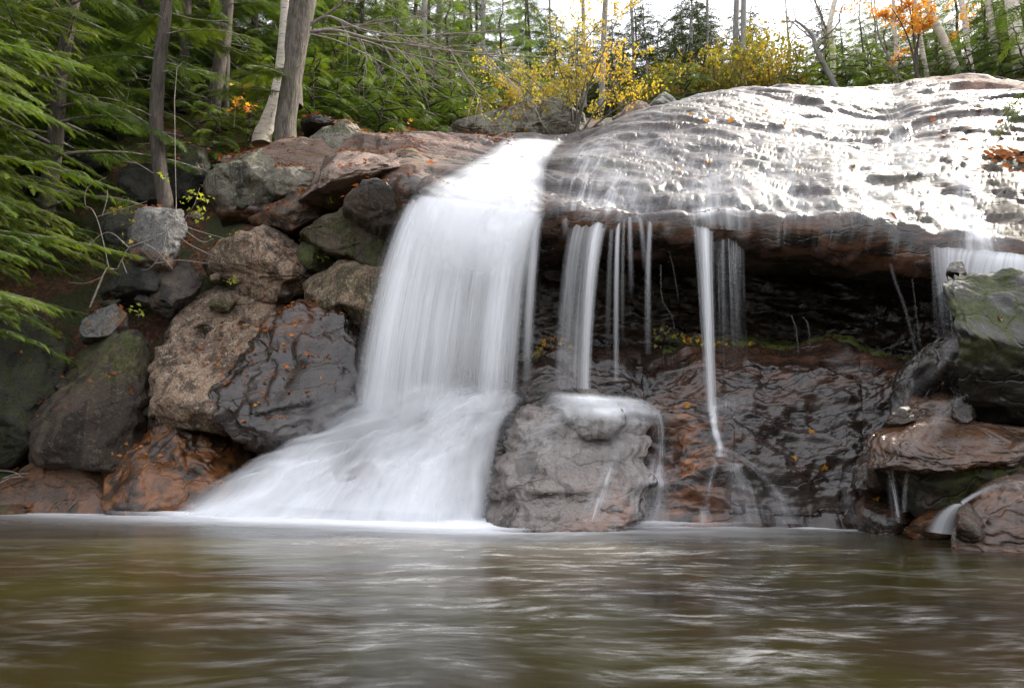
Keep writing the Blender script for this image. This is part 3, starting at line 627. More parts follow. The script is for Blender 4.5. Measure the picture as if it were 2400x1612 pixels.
def LT(px, dy=-8, dY=-.04):
    y, Y = lip_at(px); ys = [lip_at(px + q) for q in (-8, 0, 8)]; return (px, float(np.mean([q[0] for q in ys])) + dy, float(np.mean([q[1] for q in ys])) + dY)
# ------------------------------------------------------------------ white water
def fall_mat(name, fu, fv, lo, hi, gain, col_=(.95, .96, .98), tr=.40, soft=.35):
    n = N(name); uv = n.n('UVMap').outputs[0]
    s1 = n.noise(n.mapping(uv, (fu, fv, 1)), 1.0, 4, .6, dim='2D'); s2 = n.noise(n.mapping(uv, (fu*3.3, fv*1.6, 1), loc=(3, 7, 0)), 1.0, 3, .6, dim='2D'); s3 = n.noise(n.mapping(uv, (fu*.3, fv*1.3, 1), loc=(9, 2, 0)), 1.0, 3, .5, dim='2D')
    s = n.math('ADD', n.math('MULTIPLY', s1, .5), n.math('ADD', n.math('MULTIPLY', s2, .25), n.math('MULTIPLY', s3, .25)))
    d = n.attr('dens')
    k = n.rng(s, lo, hi, soft, 1.0); a = n.math('MULTIPLY', n.math('MULTIPLY', d, k), gain)
    # a thick stream closes up, a thin one breaks into threads
    a = n.math('ADD', a, n.math('MULTIPLY', n.rng(d, .75, 1.3), .45), clamp=True)
    a = n.math('MINIMUM', a, n.math('MULTIPLY', d, 3.0))
    df = n.n('BsdfDiffuse', Color=(*col_, 1), Roughness=.5); tl = n.n('BsdfTranslucent', Color=(*col_, 1))
    w_ = n.n('MixShader', Fac=tr, i1=df.outputs[0], i2=tl.outputs[0]); tp = n.n('BsdfTransparent')
    return n.done(n.n('MixShader', Fac=a, i1=tp.outputs[0], i2=w_.outputs[0]).outputs[0])
M['fall'] = fall_mat('falling_white_water', 11, .22, .30, .66, 1.1, soft=.38)
M['thread'] = fall_mat('threads_of_water', 26, .5, .42, .66, .85, soft=.05)
M['cascade'] = fall_mat('cascading_white_water', 2.0, .8, .30, .60, 1.35, soft=.5)
M['film'] = fall_mat('thin_water_film', 4.5, .8, .40, .70, .9, soft=.08)
def sm(a, it=1):
    for _ in range(it):
        b = np.pad(a, ((1, 1), (1, 1), (0, 0)), 'edge'); a = (b[1:-1, 1:-1]*2 + b[:-2, 1:-1] + b[2:, 1:-1] + b[1:-1, :-2] + b[1:-1, 2:])/6
    return a
def poly_at(l, t):
    l = np.asarray(l, float); return np.stack([np.interp(t, np.linspace(0, 1, len(l)), l[:, k]) for k in range(l.shape[1])], -1)
def curtain(parent, name, top, bot, prof, vfade, mat='fall', nu=40, nv=44, acc=.25, jit=0.0, seed=0, back=0.0):
    """falling sheet: top and bottom lines as (px, py, Y); ballistic in between. prof: density across, vfade: density down"""
    r = np.random.default_rng(seed); u = np.linspace(0, 1, nu); v = np.linspace(0, 1, nv)
    t3 = poly_at(top, u); b3 = poly_at(bot, u); T = P(t3[:, 0], t3[:, 1], t3[:, 2]); B = P(b3[:, 0], b3[:, 1], b3[:, 2])
    p = np.empty((nv, nu, 3))
    tt = v[:, None, None]; p[..., :2] = T[None, :, :2] + (B - T)[None, :, :2]*(1 - (1 - tt)**1.25); z = acc*v + (1 - acc)*v**2
    p[..., 2] = T[None, :, 2] + (B - T)[None, :, 2]*z[:, None]
    p[..., 1] += back + jit*fbm(np.stack(np.broadcast_arrays(u[None]*6, v[:, None]*.6, np.full((nv, nu), seed*3.1)), -1), 3)
    d = np.interp(u, *np.array(prof, float).T)[None]*np.interp(v, *np.array(vfade, float).T)[:, None]
    wid = np.linalg.norm(T[-1] - T[0]); hgt = np.linalg.norm(B[0] - T[0])
    uv = np.stack(np.broadcast_arrays(u[None]*wid + seed*1.7, z[:, None]*hgt + seed*.37), -1)
    return mobj(name, p.reshape(-1, 3), grid_faces(nv, nu), M[mat], parent, attrs={'dens': d.ravel()}, uv=uv.reshape(-1, 2))
def drape(parent, name, left, right, prof, vfade, mat='cascade', nu=34, nv=44, off=.05, smooth=2, seed=0, puff=0.0, dmax=None, tail=0, tdir=(0, -1), tlen=.5):
    """sheet of water lying on the rock between two pixel lines that run downstream"""
    u = np.linspace(0, 1, nu); v = np.linspace(0, 1, nv); l = catmull(np.array(left, float), nv); rr = catmull(np.array(right, float), nv)
    q = np.full((nv, nu, 3), np.nan)
    for i in range(nv):
        for j in range(nu):
            h = pick(*(l[i]*(1 - u[j]) + rr[i]*u[j]))
            if h is not None: q[i, j] = h[0]
    # depth is smoothed along the line of sight so the outline stays
    Yd = q[..., 1]; ok = ~np.isnan(Yd); Yd = np.where(ok, Yd, np.nanmean(Yd))
    if dmax: Yd = np.clip(Yd, dmax[0], dmax[1])
    Ys = sm(Yd[..., None], smooth)[..., 0]; Ys = np.minimum(Ys, Yd + .03) - off
    Ys = Ys - puff*np.clip(fbm(np.stack(np.broadcast_arrays(u[None]*4, v[:, None]*4, np.full((nv, nu), seed*2.7)), -1), 3) + .3, 0, 1)
    px = l[:, None, 0]*(1 - u)[None] + rr[:, None, 0]*u[None]; py = l[:, None, 1]*(1 - u)[None] + rr[:, None, 1]*u[None]
    p = P(px, py, Ys); p[..., 2] = np.maximum(p[..., 2], .006)
    d = np.interp(u, *np.array(prof, float).T)[None]*np.interp(v, *np.array(vfade, float).T)[:, None]
    if tail:      # the sheet shoots past the lip and bends down
        s = np.linspace(0, 1, tail + 1)[1:]; ex = np.empty((tail, nu, 3)); h_ = tlen*.55
        ex[..., 0] = p[-1, :, 0] + tdir[0]*s[:, None]*h_; ex[..., 1] = p[-1, :, 1] + tdir[1]*s[:, None]*h_; ex[..., 2] = p[-1, :, 2] - tlen*(.25*s + .95*s**2)[:, None]
        p = np.concatenate([p, ex]); d = np.concatenate([d, d[-1:]*(1 - s**1.5)[:, None]]); nv += tail
    ln = np.concatenate([[0], np.cumsum(np.linalg.norm(np.diff(p[:, nu//2], axis=0), axis=1))])
    wid = np.mean(np.linalg.norm(p[:, -1] - p[:, 0], axis=1))
    uv = np.stack(np.broadcast_arrays(u[None]*wid + seed*1.3, ln[:, None] + seed*.7), -1)
    return mobj(name, p.reshape(-1, 3), grid_faces(nv, nu), M[mat], parent, attrs={'dens': d.ravel()}, uv=uv.reshape(-1, 2))
EDGE = [(0, 0), (.1, .12), (.2, .38), (.35, .85), (.5, 1), (.65, .85), (.8, .38), (.9, .12), (1, 0)]; FLAT = [(0, 1), (1, 1)]
def BP(px, py, d_=.07):
    h = pick(px, py); return (px, py, float(h[0][1]) - d_ if h else 8.6)
def wf(label, px, py, Y, name='waterfall', cat='waterfall', group=None): return empty(name, tuple(P(px, py, Y)), label, cat, group)

# main fall
W1 = wf('broad white main fall arching left off the lip into a foaming cascade', 1000, 1200, 8.6)
drape(W1, 'chute', [(1180, 322), (1145, 352), (1075, 395), (1000, 432), (968, 455)], [(1330, 330), (1305, 350), (1285, 390), (1280, 450), (1280, 505)], [(0, 0), (.15, .6), (.35, 1.2), (.7, 1.2), (.9, .6), (1, 0)], [(0, .3), (.12, 1.1), (1, 1.3)], off=.06, nv=54, nu=44, smooth=4, tail=16, tdir=(-.45, -.55), tlen=.9)
drape(W1, 'chute', [(1230, 318), (1190, 350), (1130, 395), (1060, 432), (1010, 455)], [(1325, 326), (1295, 350), (1265, 390), (1262, 450), (1262, 500)], [(0, 0), (.3, .9), (.7, .9), (1, 0)], [(0, .0), (.2, .9), (1, 1)], off=.16, nv=54, nu=44, smooth=6, seed=3, tail=16, tdir=(-.45, -.55), tlen=1.1)
top = [LT(x, -22) for x in (1000, 1030, 1080, 1130, 1180, 1230, 1275)]
bot = [(828, 1030, 8.8), (920, 1030, 8.75), (1030, 1015, 8.7), (1120, 1000, 8.65), (1210, 985, 8.6)]
VF = [(0, .1), (.05, .8), (.12, 1.3), (.45, 1.1), (.75, .85), (.9, .5), (1, 0)]
curtain(W1, 'curtain', top, bot, [(0, 0), (.04, .6), (.12, 1.05), (.22, .95), (.35, .75), (.5, .7), (.62, .5), (.7, .42), (.78, .85), (.85, .6), (.9, .4), (.96, .75), (1, 0)], VF, nu=70, nv=60, jit=.10, seed=1)
curtain(W1, 'curtain', [(x + 6, y + 4, d_ - .10) for x, y, d_ in top], [(x + 8, y + 8, d_ - .12) for x, y, d_ in bot], [(0, 0), (.05, .5), (.14, .8), (.3, .6), (.42, .6), (.55, .35), (.7, .25), (.80, .7), (.86, .25), (1, 0)], VF, nu=70, nv=60, jit=.10, seed=2)
curtain(W1, 'curtain', [(x - 4, y + 2, d_ + .12) for x, y, d_ in top], [(x - 6, y - 6, d_ + .12) for x, y, d_ in bot], [(0, 0), (.03, .35), (.2, .7), (.5, .6), (.75, .5), (.9, .5), (1, 0)], VF, nu=70, nv=60, jit=.14, seed=4)
curtain(W1, 'curtain', [LT(x) for x in (985, 1010, 1050)], [(805, 1000, 8.9), (850, 1010, 8.85), (910, 1010, 8.8)], [(0, 0), (.35, .35), (.7, .7), (1, 0)], [(0, .5), (.3, .8), (1, .7)], nu=30, nv=50, jit=.1, seed=6)
curtain(W1, 'curtain', [LT(x) for x in (955, 985, 1015)], [(930, 540, 9.2), (955, 545, 9.2), (985, 545, 9.2)], EDGE, [(0, .75), (.6, .5), (1, 0)], mat='thread', seed=7)
curtain(W1, 'curtain', [LT(x, -10, -.1) for x in (1190, 1225, 1252)], [(1112, 985, 8.7), (1148, 990, 8.7), (1184, 990, 8.7)], [(0, 0), (.25, .6), (.6, 1.1), (.9, .5), (1, 0)], [(0, .5), (.3, .95), (.85, .8), (1, 0)], nu=26, nv=50, jit=.04, seed=8)
curtain(W1, 'curtain', [LT(x, -10, -.1) for x in (1248, 1265, 1284)], [(1215, 930, 8.7), (1235, 930, 8.7), (1250, 930, 8.7)], EDGE, [(0, .8), (.5, .8), (.8, .4), (1, 0)], nu=20, nv=50, jit=.03, seed=9)
cl_ = [(880, 925), (800, 990), (690, 1050), (555, 1120), (400, 1202)]; cr_ = [(1240, 915), (1215, 950), (1180, 1010), (1160, 1100), (1150, 1232)]
def mound(parent, left, right, Yl, Yr, prof, vfade, off, puff, seed, nu=80, nv=64, fr=(3.0, 2.2), mat='cascade'):
    """tumbling white water over the stones at the foot: a bulging surface between two pixel lines at given distances"""
    u = np.linspace(0, 1, nu); v = np.linspace(0, 1, nv); l = catmull(np.array(left, float), nv); r_ = catmull(np.array(right, float), nv)
    yl = np.interp(v, np.linspace(0, 1, len(Yl)), Yl); yr = np.interp(v, np.linspace(0, 1, len(Yr)), Yr)
    px = l[:, None, 0]*(1 - u) + r_[:, None, 0]*u; py = l[:, None, 1]*(1 - u) + r_[:, None, 1]*u; Yd = yl[:, None]*(1 - u) + yr[:, None]*u - off
    p = P(px, py, Yd); q = np.stack(np.broadcast_arrays(u[None]*fr[0] + .6*v[:, None], v[:, None]*fr[1], np.full((nv, nu), seed*1.9)), -1)
    b = puff*(fbm(q, 3) + .35*ridged(q*1.7 + 4, 2) - .1)*(np.sin(np.pi*np.clip(v, .0, 1))**.5)[:, None]
    p[..., 1] -= b; p[..., 2] += b*.8; p[..., 2] = np.maximum(p[..., 2], .008)
    d = np.interp(u, *np.array(prof, float).T)[None]*np.interp(v, *np.array(vfade, float).T)[:, None]
    d = d*np.clip(.8 + 1.0*fbm(q*np.array([1.3, .8, 1]) + 9, 3), .25, 1.4)
    uv = np.stack(np.broadcast_arrays(u[None]*3 + seed, v[:, None]*2.2 + seed), -1)
    return mobj('cascade', p.reshape(-1, 3), grid_faces(nv, nu), M[mat], parent, attrs={'dens': d.ravel()}, uv=uv.reshape(-1, 2))
YL = [9.1, 9.0, 8.9, 8.85, 8.75]; YR = [8.95, 8.75, 8.5, 8.15, 7.85]
mound(W1, cl_, cr_, YL, YR, [(0, 0), (.08, .4), (.25, .85), (.6, .95), (.86, .9), (.94, .5), (1, 0)], [(0, .15), (.15, .8), (.4, 1.1), (.7, 1.3), (1, 1.45)], .03, .20, 11)
mound(W1, [(x - 18, y + 10) for x, y in cl_], [(x - 4, y + 8) for x, y in cr_], YL, YR, [(0, 0), (.12, .35), (.4, .7), (.8, .7), (1, 0)], [(0, .1), (.2, .55), (.5, .9), (1, 1.2)], .15, .24, 13)
mound(W1, [(x + 16, y + 16) for x, y in cl_], [(x - 22, y + 2) for x, y in cr_], YL, YR, [(0, 0), (.2, .45), (.6, .6), (1, 0)], [(0, 0), (.3, .5), (.8, 1.0), (1, 1.1)], .26, .28, 17)
mound(W1, [(820, 900), (760, 960), (690, 1030), (600, 1100), (480, 1180)], [(1250, 890), (1235, 930), (1200, 990), (1170, 1090), (1155, 1210)], [x - .1 for x in YL], [x - .1 for x in YR], [(0, 0), (.25, .35), (.6, .38), (1, 0)], [(0, 0), (.3, .8), (.7, .8), (1, .6)], .35, .2, 19)

def pool_foam(parent, left, right, prof, vfade, seed, nu=70, nv=24):
    u = np.linspace(0, 1, nu); v = np.linspace(0, 1, nv); l = poly_at(left, v); r_ = poly_at(right, v)
    p = Pz(l[:, None, 0]*(1 - u) + r_[:, None, 0]*u, l[:, None, 1]*(1 - u) + r_[:, None, 1]*u, .03)
    p[..., 2] += .03*(1 - v)[:, None]*(1 + fbm(np.stack(np.broadcast_arrays(u[None]*9, v[:, None]*2, np.full((nv, nu), seed*1.)), -1), 3))
    d = np.interp(u, *np.array(prof, float).T)[None]*np.interp(v, *np.array(vfade, float).T)[:, None]
    uv = np.stack(np.broadcast_arrays(v[:, None]*2 + seed, u[None]*2.0), -1)
    return mobj('foam', p.reshape(-1, 3), grid_faces(nv, nu), M['cascade'], parent, attrs={'dens': d.ravel()}, uv=uv.reshape(-1, 2))
pool_foam(W1, [(250, 1194), (230, 1204), (260, 1222)], [(1230, 1212), (1260, 1232), (1240, 1262)], [(0, 0), (.15, .4), (.3, 1.1), (.85, 1.3), (.95, .7), (1, 0)], [(0, 1.3), (.4, 1.2), (.7, .6), (1, 0)], 3)
pool_foam(W1, [(380, 1186), (340, 1198), (330, 1212)], [(1180, 1200), (1200, 1222), (1190, 1240)], [(0, 0), (.15, .6), (.5, 1.3), (.9, 1.3), (1, 0)], [(0, 1.2), (.6, 1.1), (1, 0)], 5)
pool_foam(W1, [(1150, 1219), (1150, 1228), (1150, 1236)], [(1760, 1225), (1760, 1232), (1760, 1240)], [(0, .6), (.35, .9), (.6, .8), (.8, .4), (1, 0)], [(0, .9), (.4, .7), (1, 0)], 7)
# second fall: a wide ribbon and thin strands
W2 = wf('second fall, a white ribbon with thin strands, landing on the cracked block', 1370, 940, 8.4)
curtain(W2, 'curtain', [LT(x) for x in (1346, 1375, 1405, 1436)], [(1296, 915, 8.5), (1325, 912, 8.5), (1358, 910, 8.5), (1388, 912, 8.5)], [(0, 0), (.2, .45), (.5, .5), (.72, .9), (.9, .5), (1, 0)], [(0, 0), (.05, .9), (.3, 1.0), (.7, .62), (1, .45)], nu=40, nv=50, jit=.05, seed=21)
curtain(W2, 'curtain', [LT(x, -6, -.07) for x in (1392, 1412, 1434)], [(1360, 912, 8.45), (1372, 911, 8.45), (1386, 912, 8.45)], EDGE, [(0, 0), (.05, .9), (.4, .95), (1, .55)], nu=20, nv=50, jit=.02, seed=22)
for k, (x0, y0, x1, y1, w_, a0, a1) in enumerate([(1452, 512, 1445, 905, 7, .95, .2), (1440, 512, 1425, 860, 7, .3, .0), (1476, 514, 1480, 700, 7, .6, 0), (1498, 515, 1512, 640, 7, .5, 0), (1527, 513, 1519, 830, 8, .8, .05), (1465, 512, 1460, 820, 5, .3, .0), (1322, 516, 1326, 560, 9, .5, 0)]):
    curtain(W2, 'strand', [LT(x0 - w_*.9), LT(x0 + w_*.9)], [(x1 - w_*1.3, y1, 8.62), (x1 + w_*1.3, y1, 8.62)], EDGE, [(0, 0), (.05, a0), (.3, a0), (1, a1)], nu=10, nv=36, seed=30 + k, jit=.02)
drape(W2, 'film', [(1430, 385), (1405, 420), (1375, 455), LT(1338, 6)[:2]], [(1540, 380), (1540, 430), (1540, 470), LT(1545, 6)[:2]], [(0, 0), (.1, .6), (.35, 1), (.7, .6), (1, 0)], [(0, .05), (.3, .8), (.75, 1.1), (.92, .9), (1, .5)], mat='film', off=.03, seed=23, nu=44)
drape(W2, 'spray', [(1275, 930), (1270, 950), (1262, 975)], [(1560, 950), (1575, 980), (1580, 1005)], EDGE, [(0, .7), (.3, 1.1), (1, 0)], mat='cascade', off=.05, seed=24, nu=50, nv=16)
drape(W2, 'spray', [(1290, 915), (1285, 930), (1280, 948)], [(1500, 930), (1530, 945), (1545, 962)], [(0, 0), (.15, .6), (.4, 1), (.8, .6), (1, 0)], [(0, 0), (.4, 1.1), (1, 0)], mat='cascade', off=.12, seed=25, nu=50, nv=16, smooth=8)
drape(W2, 'veil', [(1270, 945), (1230, 1000), (1215, 1060), (1230, 1110)], [(1540, 955), (1555, 1000), (1556, 1060), (1550, 1110)], [(0, 0), (.2, .5), (.5, .6), (.8, .5), (1, 0)], [(0, .8), (.5, .5), (1, 0)], mat='film', off=.04, seed=26, nu=50, nv=40)
for k, (l, rr, a) in enumerate([([(1290, 955), (1280, 985), (1240, 1000), (1215, 1020)], [(1330, 950), (1420, 985), (1330, 1015), (1255, 1035)], .6), ([(1400, 950), (1420, 1020), (1400, 1100), (1370, 1160), (1350, 1222)], [(1470, 950), (1480, 1020), (1450, 1100), (1440, 1160), (1420, 1222)], .7),
                                ([(1520, 955), (1535, 1000), (1530, 1050), (1500, 1130), (1480, 1222)], [(1552, 960), (1562, 1000), (1562, 1050), (1575, 1130), (1570, 1222)], .9), ([(1440, 1070), (1430, 1130), (1400, 1222)], [(1560, 1060), (1610, 1130), (1620, 1222)], .45), ([(1180, 990), (1170, 1060), (1165, 1120)], [(1330, 985), (1330, 1050), (1300, 1110)], .3)]):
    drape(W2, 'rivulet', l, rr, EDGE, [(0, .3), (.3, a), (1, a)], mat='film', off=.025, smooth=1, seed=40 + k, nu=26, nv=44)

# third fall
W3 = wf('third fall, one thick white strand with a threadlike veil beside it', 1665, 950, 8.7)
curtain(W3, 'strand', [LT(x) for x in (1618, 1645, 1674)], [BP(x, 965) for x in (1652, 1667, 1682)], [(0, 0), (.3, .6), (.6, 1.1), (.9, .6), (1, 0)], [(0, 0), (.05, .9), (.3, 1.0), (.8, .8), (1, .6)], nu=24, nv=50, seed=51, jit=.02)
curtain(W3, 'strand', [LT(x, -6, -.07) for x in (1636, 1668)], [BP(x, 975) for x in (1659, 1676)], EDGE, [(0, 0), (.05, .9), (.4, .8), (1, .7)], nu=14, nv=50, seed=52, jit=.02)
curtain(W3, 'veil', [LT(x) for x in (1668, 1695, 1722, 1748)], [(1676, 900, 8.55), (1710, 900, 8.52), (1756, 900, 8.5)], [(0, .3), (.3, .6), (.5, .35), (.7, .7), (.85, .5), (.93, .9), (1, 0)], [(0, 0), (.05, .9), (.3, .75), (.7, .35), (1, .05)], mat='thread', nu=50, nv=44, seed=53, jit=.03)
curtain(W3, 'veil', [LT(x, -4, -.08) for x in (1676, 1710, 1746)], [(1682, 820, 8.55), (1750, 830, 8.5)], EDGE, [(0, 0), (.05, .9), (.3, .5), (1, 0)], mat='thread', nu=50, nv=44, seed=54, jit=.03)
drape(W3, 'film', [(1600, 385), (1595, 440), (1600, 490), LT(1608, 6)[:2]], [(1720, 380), (1755, 440), (1762, 490), LT(1764, 6)[:2]], [(0, 0), (.15, .7), (.4, 1), (.8, .7), (1, 0)], [(0, .05), (.3, .8), (.75, 1.2), (.92, 1.0), (1, .6)], mat='film', off=.03, seed=55)
drape(W3, 'spray', [(1640, 925), (1640, 960), (1640, 990)], [(1790, 920), (1790, 955), (1740, 990)], EDGE, [(0, .1), (.4, .6), (1, .1)], mat='film', off=.05, seed=56, nv=16)
for k, (l, rr, a) in enumerate([([(1655, 950), (1660, 1000), (1672, 1045), (1668, 1070)], [(1685, 950), (1690, 1000), (1705, 1045), (1708, 1070)], 1.0), ([(1668, 1060), (1648, 1120), (1636, 1180), (1630, 1226)], [(1700, 1060), (1680, 1110), (1668, 1180), (1672, 1226)], .75), ([(1690, 1058), (1730, 1078), (1790, 1140), (1800, 1226)], [(1710, 1050), (1770, 1075), (1850, 1150), (1900, 1228)], .55), ([(1690, 1080), (1690, 1150), (1700, 1226)], [(1760, 1090), (1800, 1150), (1820, 1226)], .4)]):
    drape(W3, 'rivulet', l, rr, EDGE, [(0, a), (.6, a), (1, a*.8)], mat='film', off=.025, smooth=1, seed=60 + k, nu=22, nv=44)

# fall at the right edge
W4 = wf('low wide fall spilling behind the mossy block with thin side strands', 2260, 900, 7.6)
curtain(W4, 'curtain', [LT(x) for x in (2176, 2230, 2300, 2360, 2400, 2460)], [(2190, 700, 8.0), (2238, 660, 7.8), (2300, 665, 7.6), (2400, 665, 7.4), (2460, 670, 7.3)], [(0, 0), (.1, .5), (.3, .9), (.6, 1.0), (.9, .9), (1, .5)], [(0, .7), (.4, .95), (1, .7)], nu=60, nv=30, seed=71, jit=.05)
curtain(W4, 'veil', [LT(x) for x in (2176, 2205, 2242)], [(2205, 880, 7.75), (2250, 890, 7.7)], [(0, 0), (.2, .5), (.5, .3), (.7, .8), (1, 0)], [(0, 0), (.05, .9), (.5, .6), (1, .25)], mat='thread', nu=36, nv=40, seed=72, jit=.03)
drape(W4, 'film', [(2230, 430), (2225, 480), (2220, 530), (2200, 576)], [(2300, 430), (2310, 480), (2360, 540), (2400, 603)], EDGE, [(0, .6), (.3, 1.2), (1, 1.3)], mat='film', off=.03, seed=73)
drape(W4, 'film', [(2075, 285), (2060, 330), (2060, 385), (2180, 430), (2240, 445)], [(2110, 285), (2150, 330), (2210, 385), (2300, 420), (2300, 445)], EDGE, [(0, .9), (.3, 1.1), (.6, .9), (1, .9)], mat='film', off=.03, seed=74)
drape(W4, 'film', [(2040, 215), (2045, 250), (2075, 290)], [(2120, 215), (2110, 250), (2108, 290)], EDGE, [(0, .1), (.5, .6), (1, .8)], mat='film', off=.03, seed=75, nv=24)
W10 = wf('thin sheet of water with a painted white sheen over the bright wet dome', 1750, 400, 11.0, name='sheen_water_sheet', cat='water sheet')
drape(W10, 'sheet', [(1440, 305), (1400, 360), (1350, 425), (1300, 490)], [(2070, 222), (2100, 330), (2140, 450), (2165, 565)], [(0, 0), (.12, .35), (.3, .5), (.5, .35), (.7, .5), (.88, .35), (1, 0)], [(0, 0), (.2, 1.0), (.6, 1.3), (.9, .9), (1, 0)], mat='film', off=.025, smooth=1, nu=90, nv=70, seed=90)  # water film; its white colour also carries the dome's silver sheen
drape(W10, 'sheet', [(1340, 335), (1310, 375), (1290, 430), (1280, 495)], [(1500, 290), (1480, 340), (1440, 420), (1420, 495)], EDGE, [(0, .5), (.3, 1.1), (1, .7)], mat='film', off=.025, smooth=1, nu=40, nv=50, seed=91)
# threads under the overhang
for k, (l, Y, w_, a) in enumerate([([(2078, 572), (2095, 650), (2120, 720), (2148, 830)], 8.3, 7, .45), ([(2138, 650), (2150, 760), (2160, 830)], 8.4, 3.5, .45), ([(1855, 740), (1866, 775), (1874, 860)], 9.25, 3.5, .75), ([(1880, 742), (1893, 760), (1898, 810)], 9.25, 4.5, .5), ([(1563, 560), (1580, 640), (1590, 700)], 9.0, 3.5, .35), ([(1548, 620), (1552, 700), (1574, 740), (1580, 770)], 9.0, 3, .4), ([(2185, 660), (2190, 760)], 8.2, 4, .4)]):
    c_ = catmull(np.array([(q[0], q[1]) for q in l], float), 24) if len(l) > 2 else poly_at(l, np.linspace(0, 1, 24))
    v3 = P(np.stack([c_[:, 0] - w_*.8, c_[:, 0], c_[:, 0] + w_*.8], -1), np.repeat(c_[:, 1:2], 3, 1), Y); v3[:, 1, 1] -= .012; a = a*.38
    uv = np.stack(np.broadcast_arrays(np.array([0, .02, .04])[None] + k, np.linspace(0, 1, 24)[:, None]), -1)
    d_ = np.array([0, 1, 0])[None]*(a*np.array([1 - .6*t for t in np.linspace(0, 1, 24)]))[:, None]
    o = mobj('trickle', v3.reshape(-1, 3), grid_faces(24, 3), M['fall'], attrs={'dens': d_.ravel()}, uv=uv.reshape(-1, 2)); tag(o, 'hair-thin thread of water dripping under the dark overhang', 'trickle', 'threads under the overhang')
# little falls among the right-hand rocks
W5 = wf('small fan-shaped side fall dropping from the tilted red slab', 2100, 1230, 6.9)
curtain(W5, 'curtain', [(2062, 1068, 6.75), (2085, 1075, 6.72), (2104, 1082, 6.7)], [(2085, 1215, 6.6), (2105, 1225, 6.6), (2125, 1230, 6.6)], EDGE, [(0, .6), (.4, .7), (1, .3)], mat='thread', nu=24, nv=34, seed=81)
curtain(W5, 'curtain', [(2060, 1066, 6.73), (2072, 1072, 6.72)], [(2098, 1205, 6.6), (2112, 1215, 6.6)], EDGE, [(0, .5), (1, .5)], nu=10, nv=34, seed=82)
curtain(W5, 'strand', [(2130, 1086, 6.68), (2144, 1086, 6.68)], [(2112, 1200, 6.6), (2128, 1200, 6.6)], EDGE, [(0, .6), (1, .2)], nu=10, nv=30, seed=83)
W6 = wf('smooth white chute sliding into the pool beside the splintered rock', 2200, 1240, 6.3)
curtain(W6, 'curtain', [(2330, 1130, 6.0), (2345, 1140, 5.95)], [(2250, 1175, 6.1), (2260, 1185, 6.05)], EDGE, [(0, .2), (1, .9)], nu=14, nv=24, seed=84, acc=1)
curtain(W6, 'curtain', [(2232, 1180, 6.1), (2250, 1180, 6.05), (2262, 1184, 6.0)], [(2165, 1244, 6.25), (2205, 1250, 6.2), (2250, 1254, 6.15)], EDGE, [(0, .8), (.5, .9), (1, .9)], nu=26, nv=24, seed=85, acc=.5)
W7 = wf('thin bow-shaped trickle at the left end of the jagged black rock', 1980, 1220, 7.2, name='trickle', cat='trickle')
drape(W7, 'rivulet', [(2005, 1080), (1965, 1105), (1970, 1160), (1975, 1225)], [(2015, 1095), (1990, 1120), (2000, 1160), (2030, 1230)], EDGE, [(0, .5), (.4, .7), (1, .35)], mat='film', off=.03, seed=86)
W8 = wf('film of water sliding over the tilted red slab beside the round black stone', 2200, 1000, 6.8, name='trickle', cat='trickle')
drape(W8, 'film', [(2255, 915), (2190, 945), (2130, 1000), (2090, 1050)], [(2275, 930), (2240, 970), (2190, 1040), (2150, 1070)], EDGE, [(0, .5), (.3, .4), (1, .2)], mat='film', off=.02, seed=87)
W9 = wf('spray sheet trailing down the dark leaning rock behind the mossy block', 2130, 950, 7.4, name='trickle', cat='trickle')
drape(W9, 'film', [(2240, 770), (2180, 830), (2100, 900), (2080, 950)], [(2262, 800), (2220, 870), (2170, 920), (2130, 970)], EDGE, [(0, .3), (1, .15)], mat='film', off=.03, seed=88)

# ------------------------------------------------------------------ drifting mist over the foot of the main fall
def mist(name, c, rad, dens, lab, seed):
    v, f = ICO[4]; n = N(name); tcn = n.n('TexCoord').outputs['Object']
    ln = n.n('VectorMath', p_operation='LENGTH', i0=n.mapping(tcn, tuple(1/r for r in rad))).outputs['Value']
    k = n.math('MULTIPLY', n.rng(ln, 1.0, .15), n.rng(n.noise(tcn, 1.6, 3), .30, .70, .15, 1.0))
    pv = n.n('VolumePrincipled', Color=(.95, .96, .98, 1), Density=n.math('MULTIPLY', k, dens)); pv.inputs['Anisotropy'].default_value = .2
    n.t.links.new(pv.outputs[0], n.o.inputs['Volume'])
    o = obj('mist', mesh_np('mist', v*np.array(rad), f), n.m); o.location = c; tag(o, lab, 'mist', kind='stuff'); return o
mist('mist_over_cascade', tuple(P(930, 1010, 8.35)), (1.9, .7, .7), 1.0, 'soft white mist over the foaming cascade of the main fall', 1)
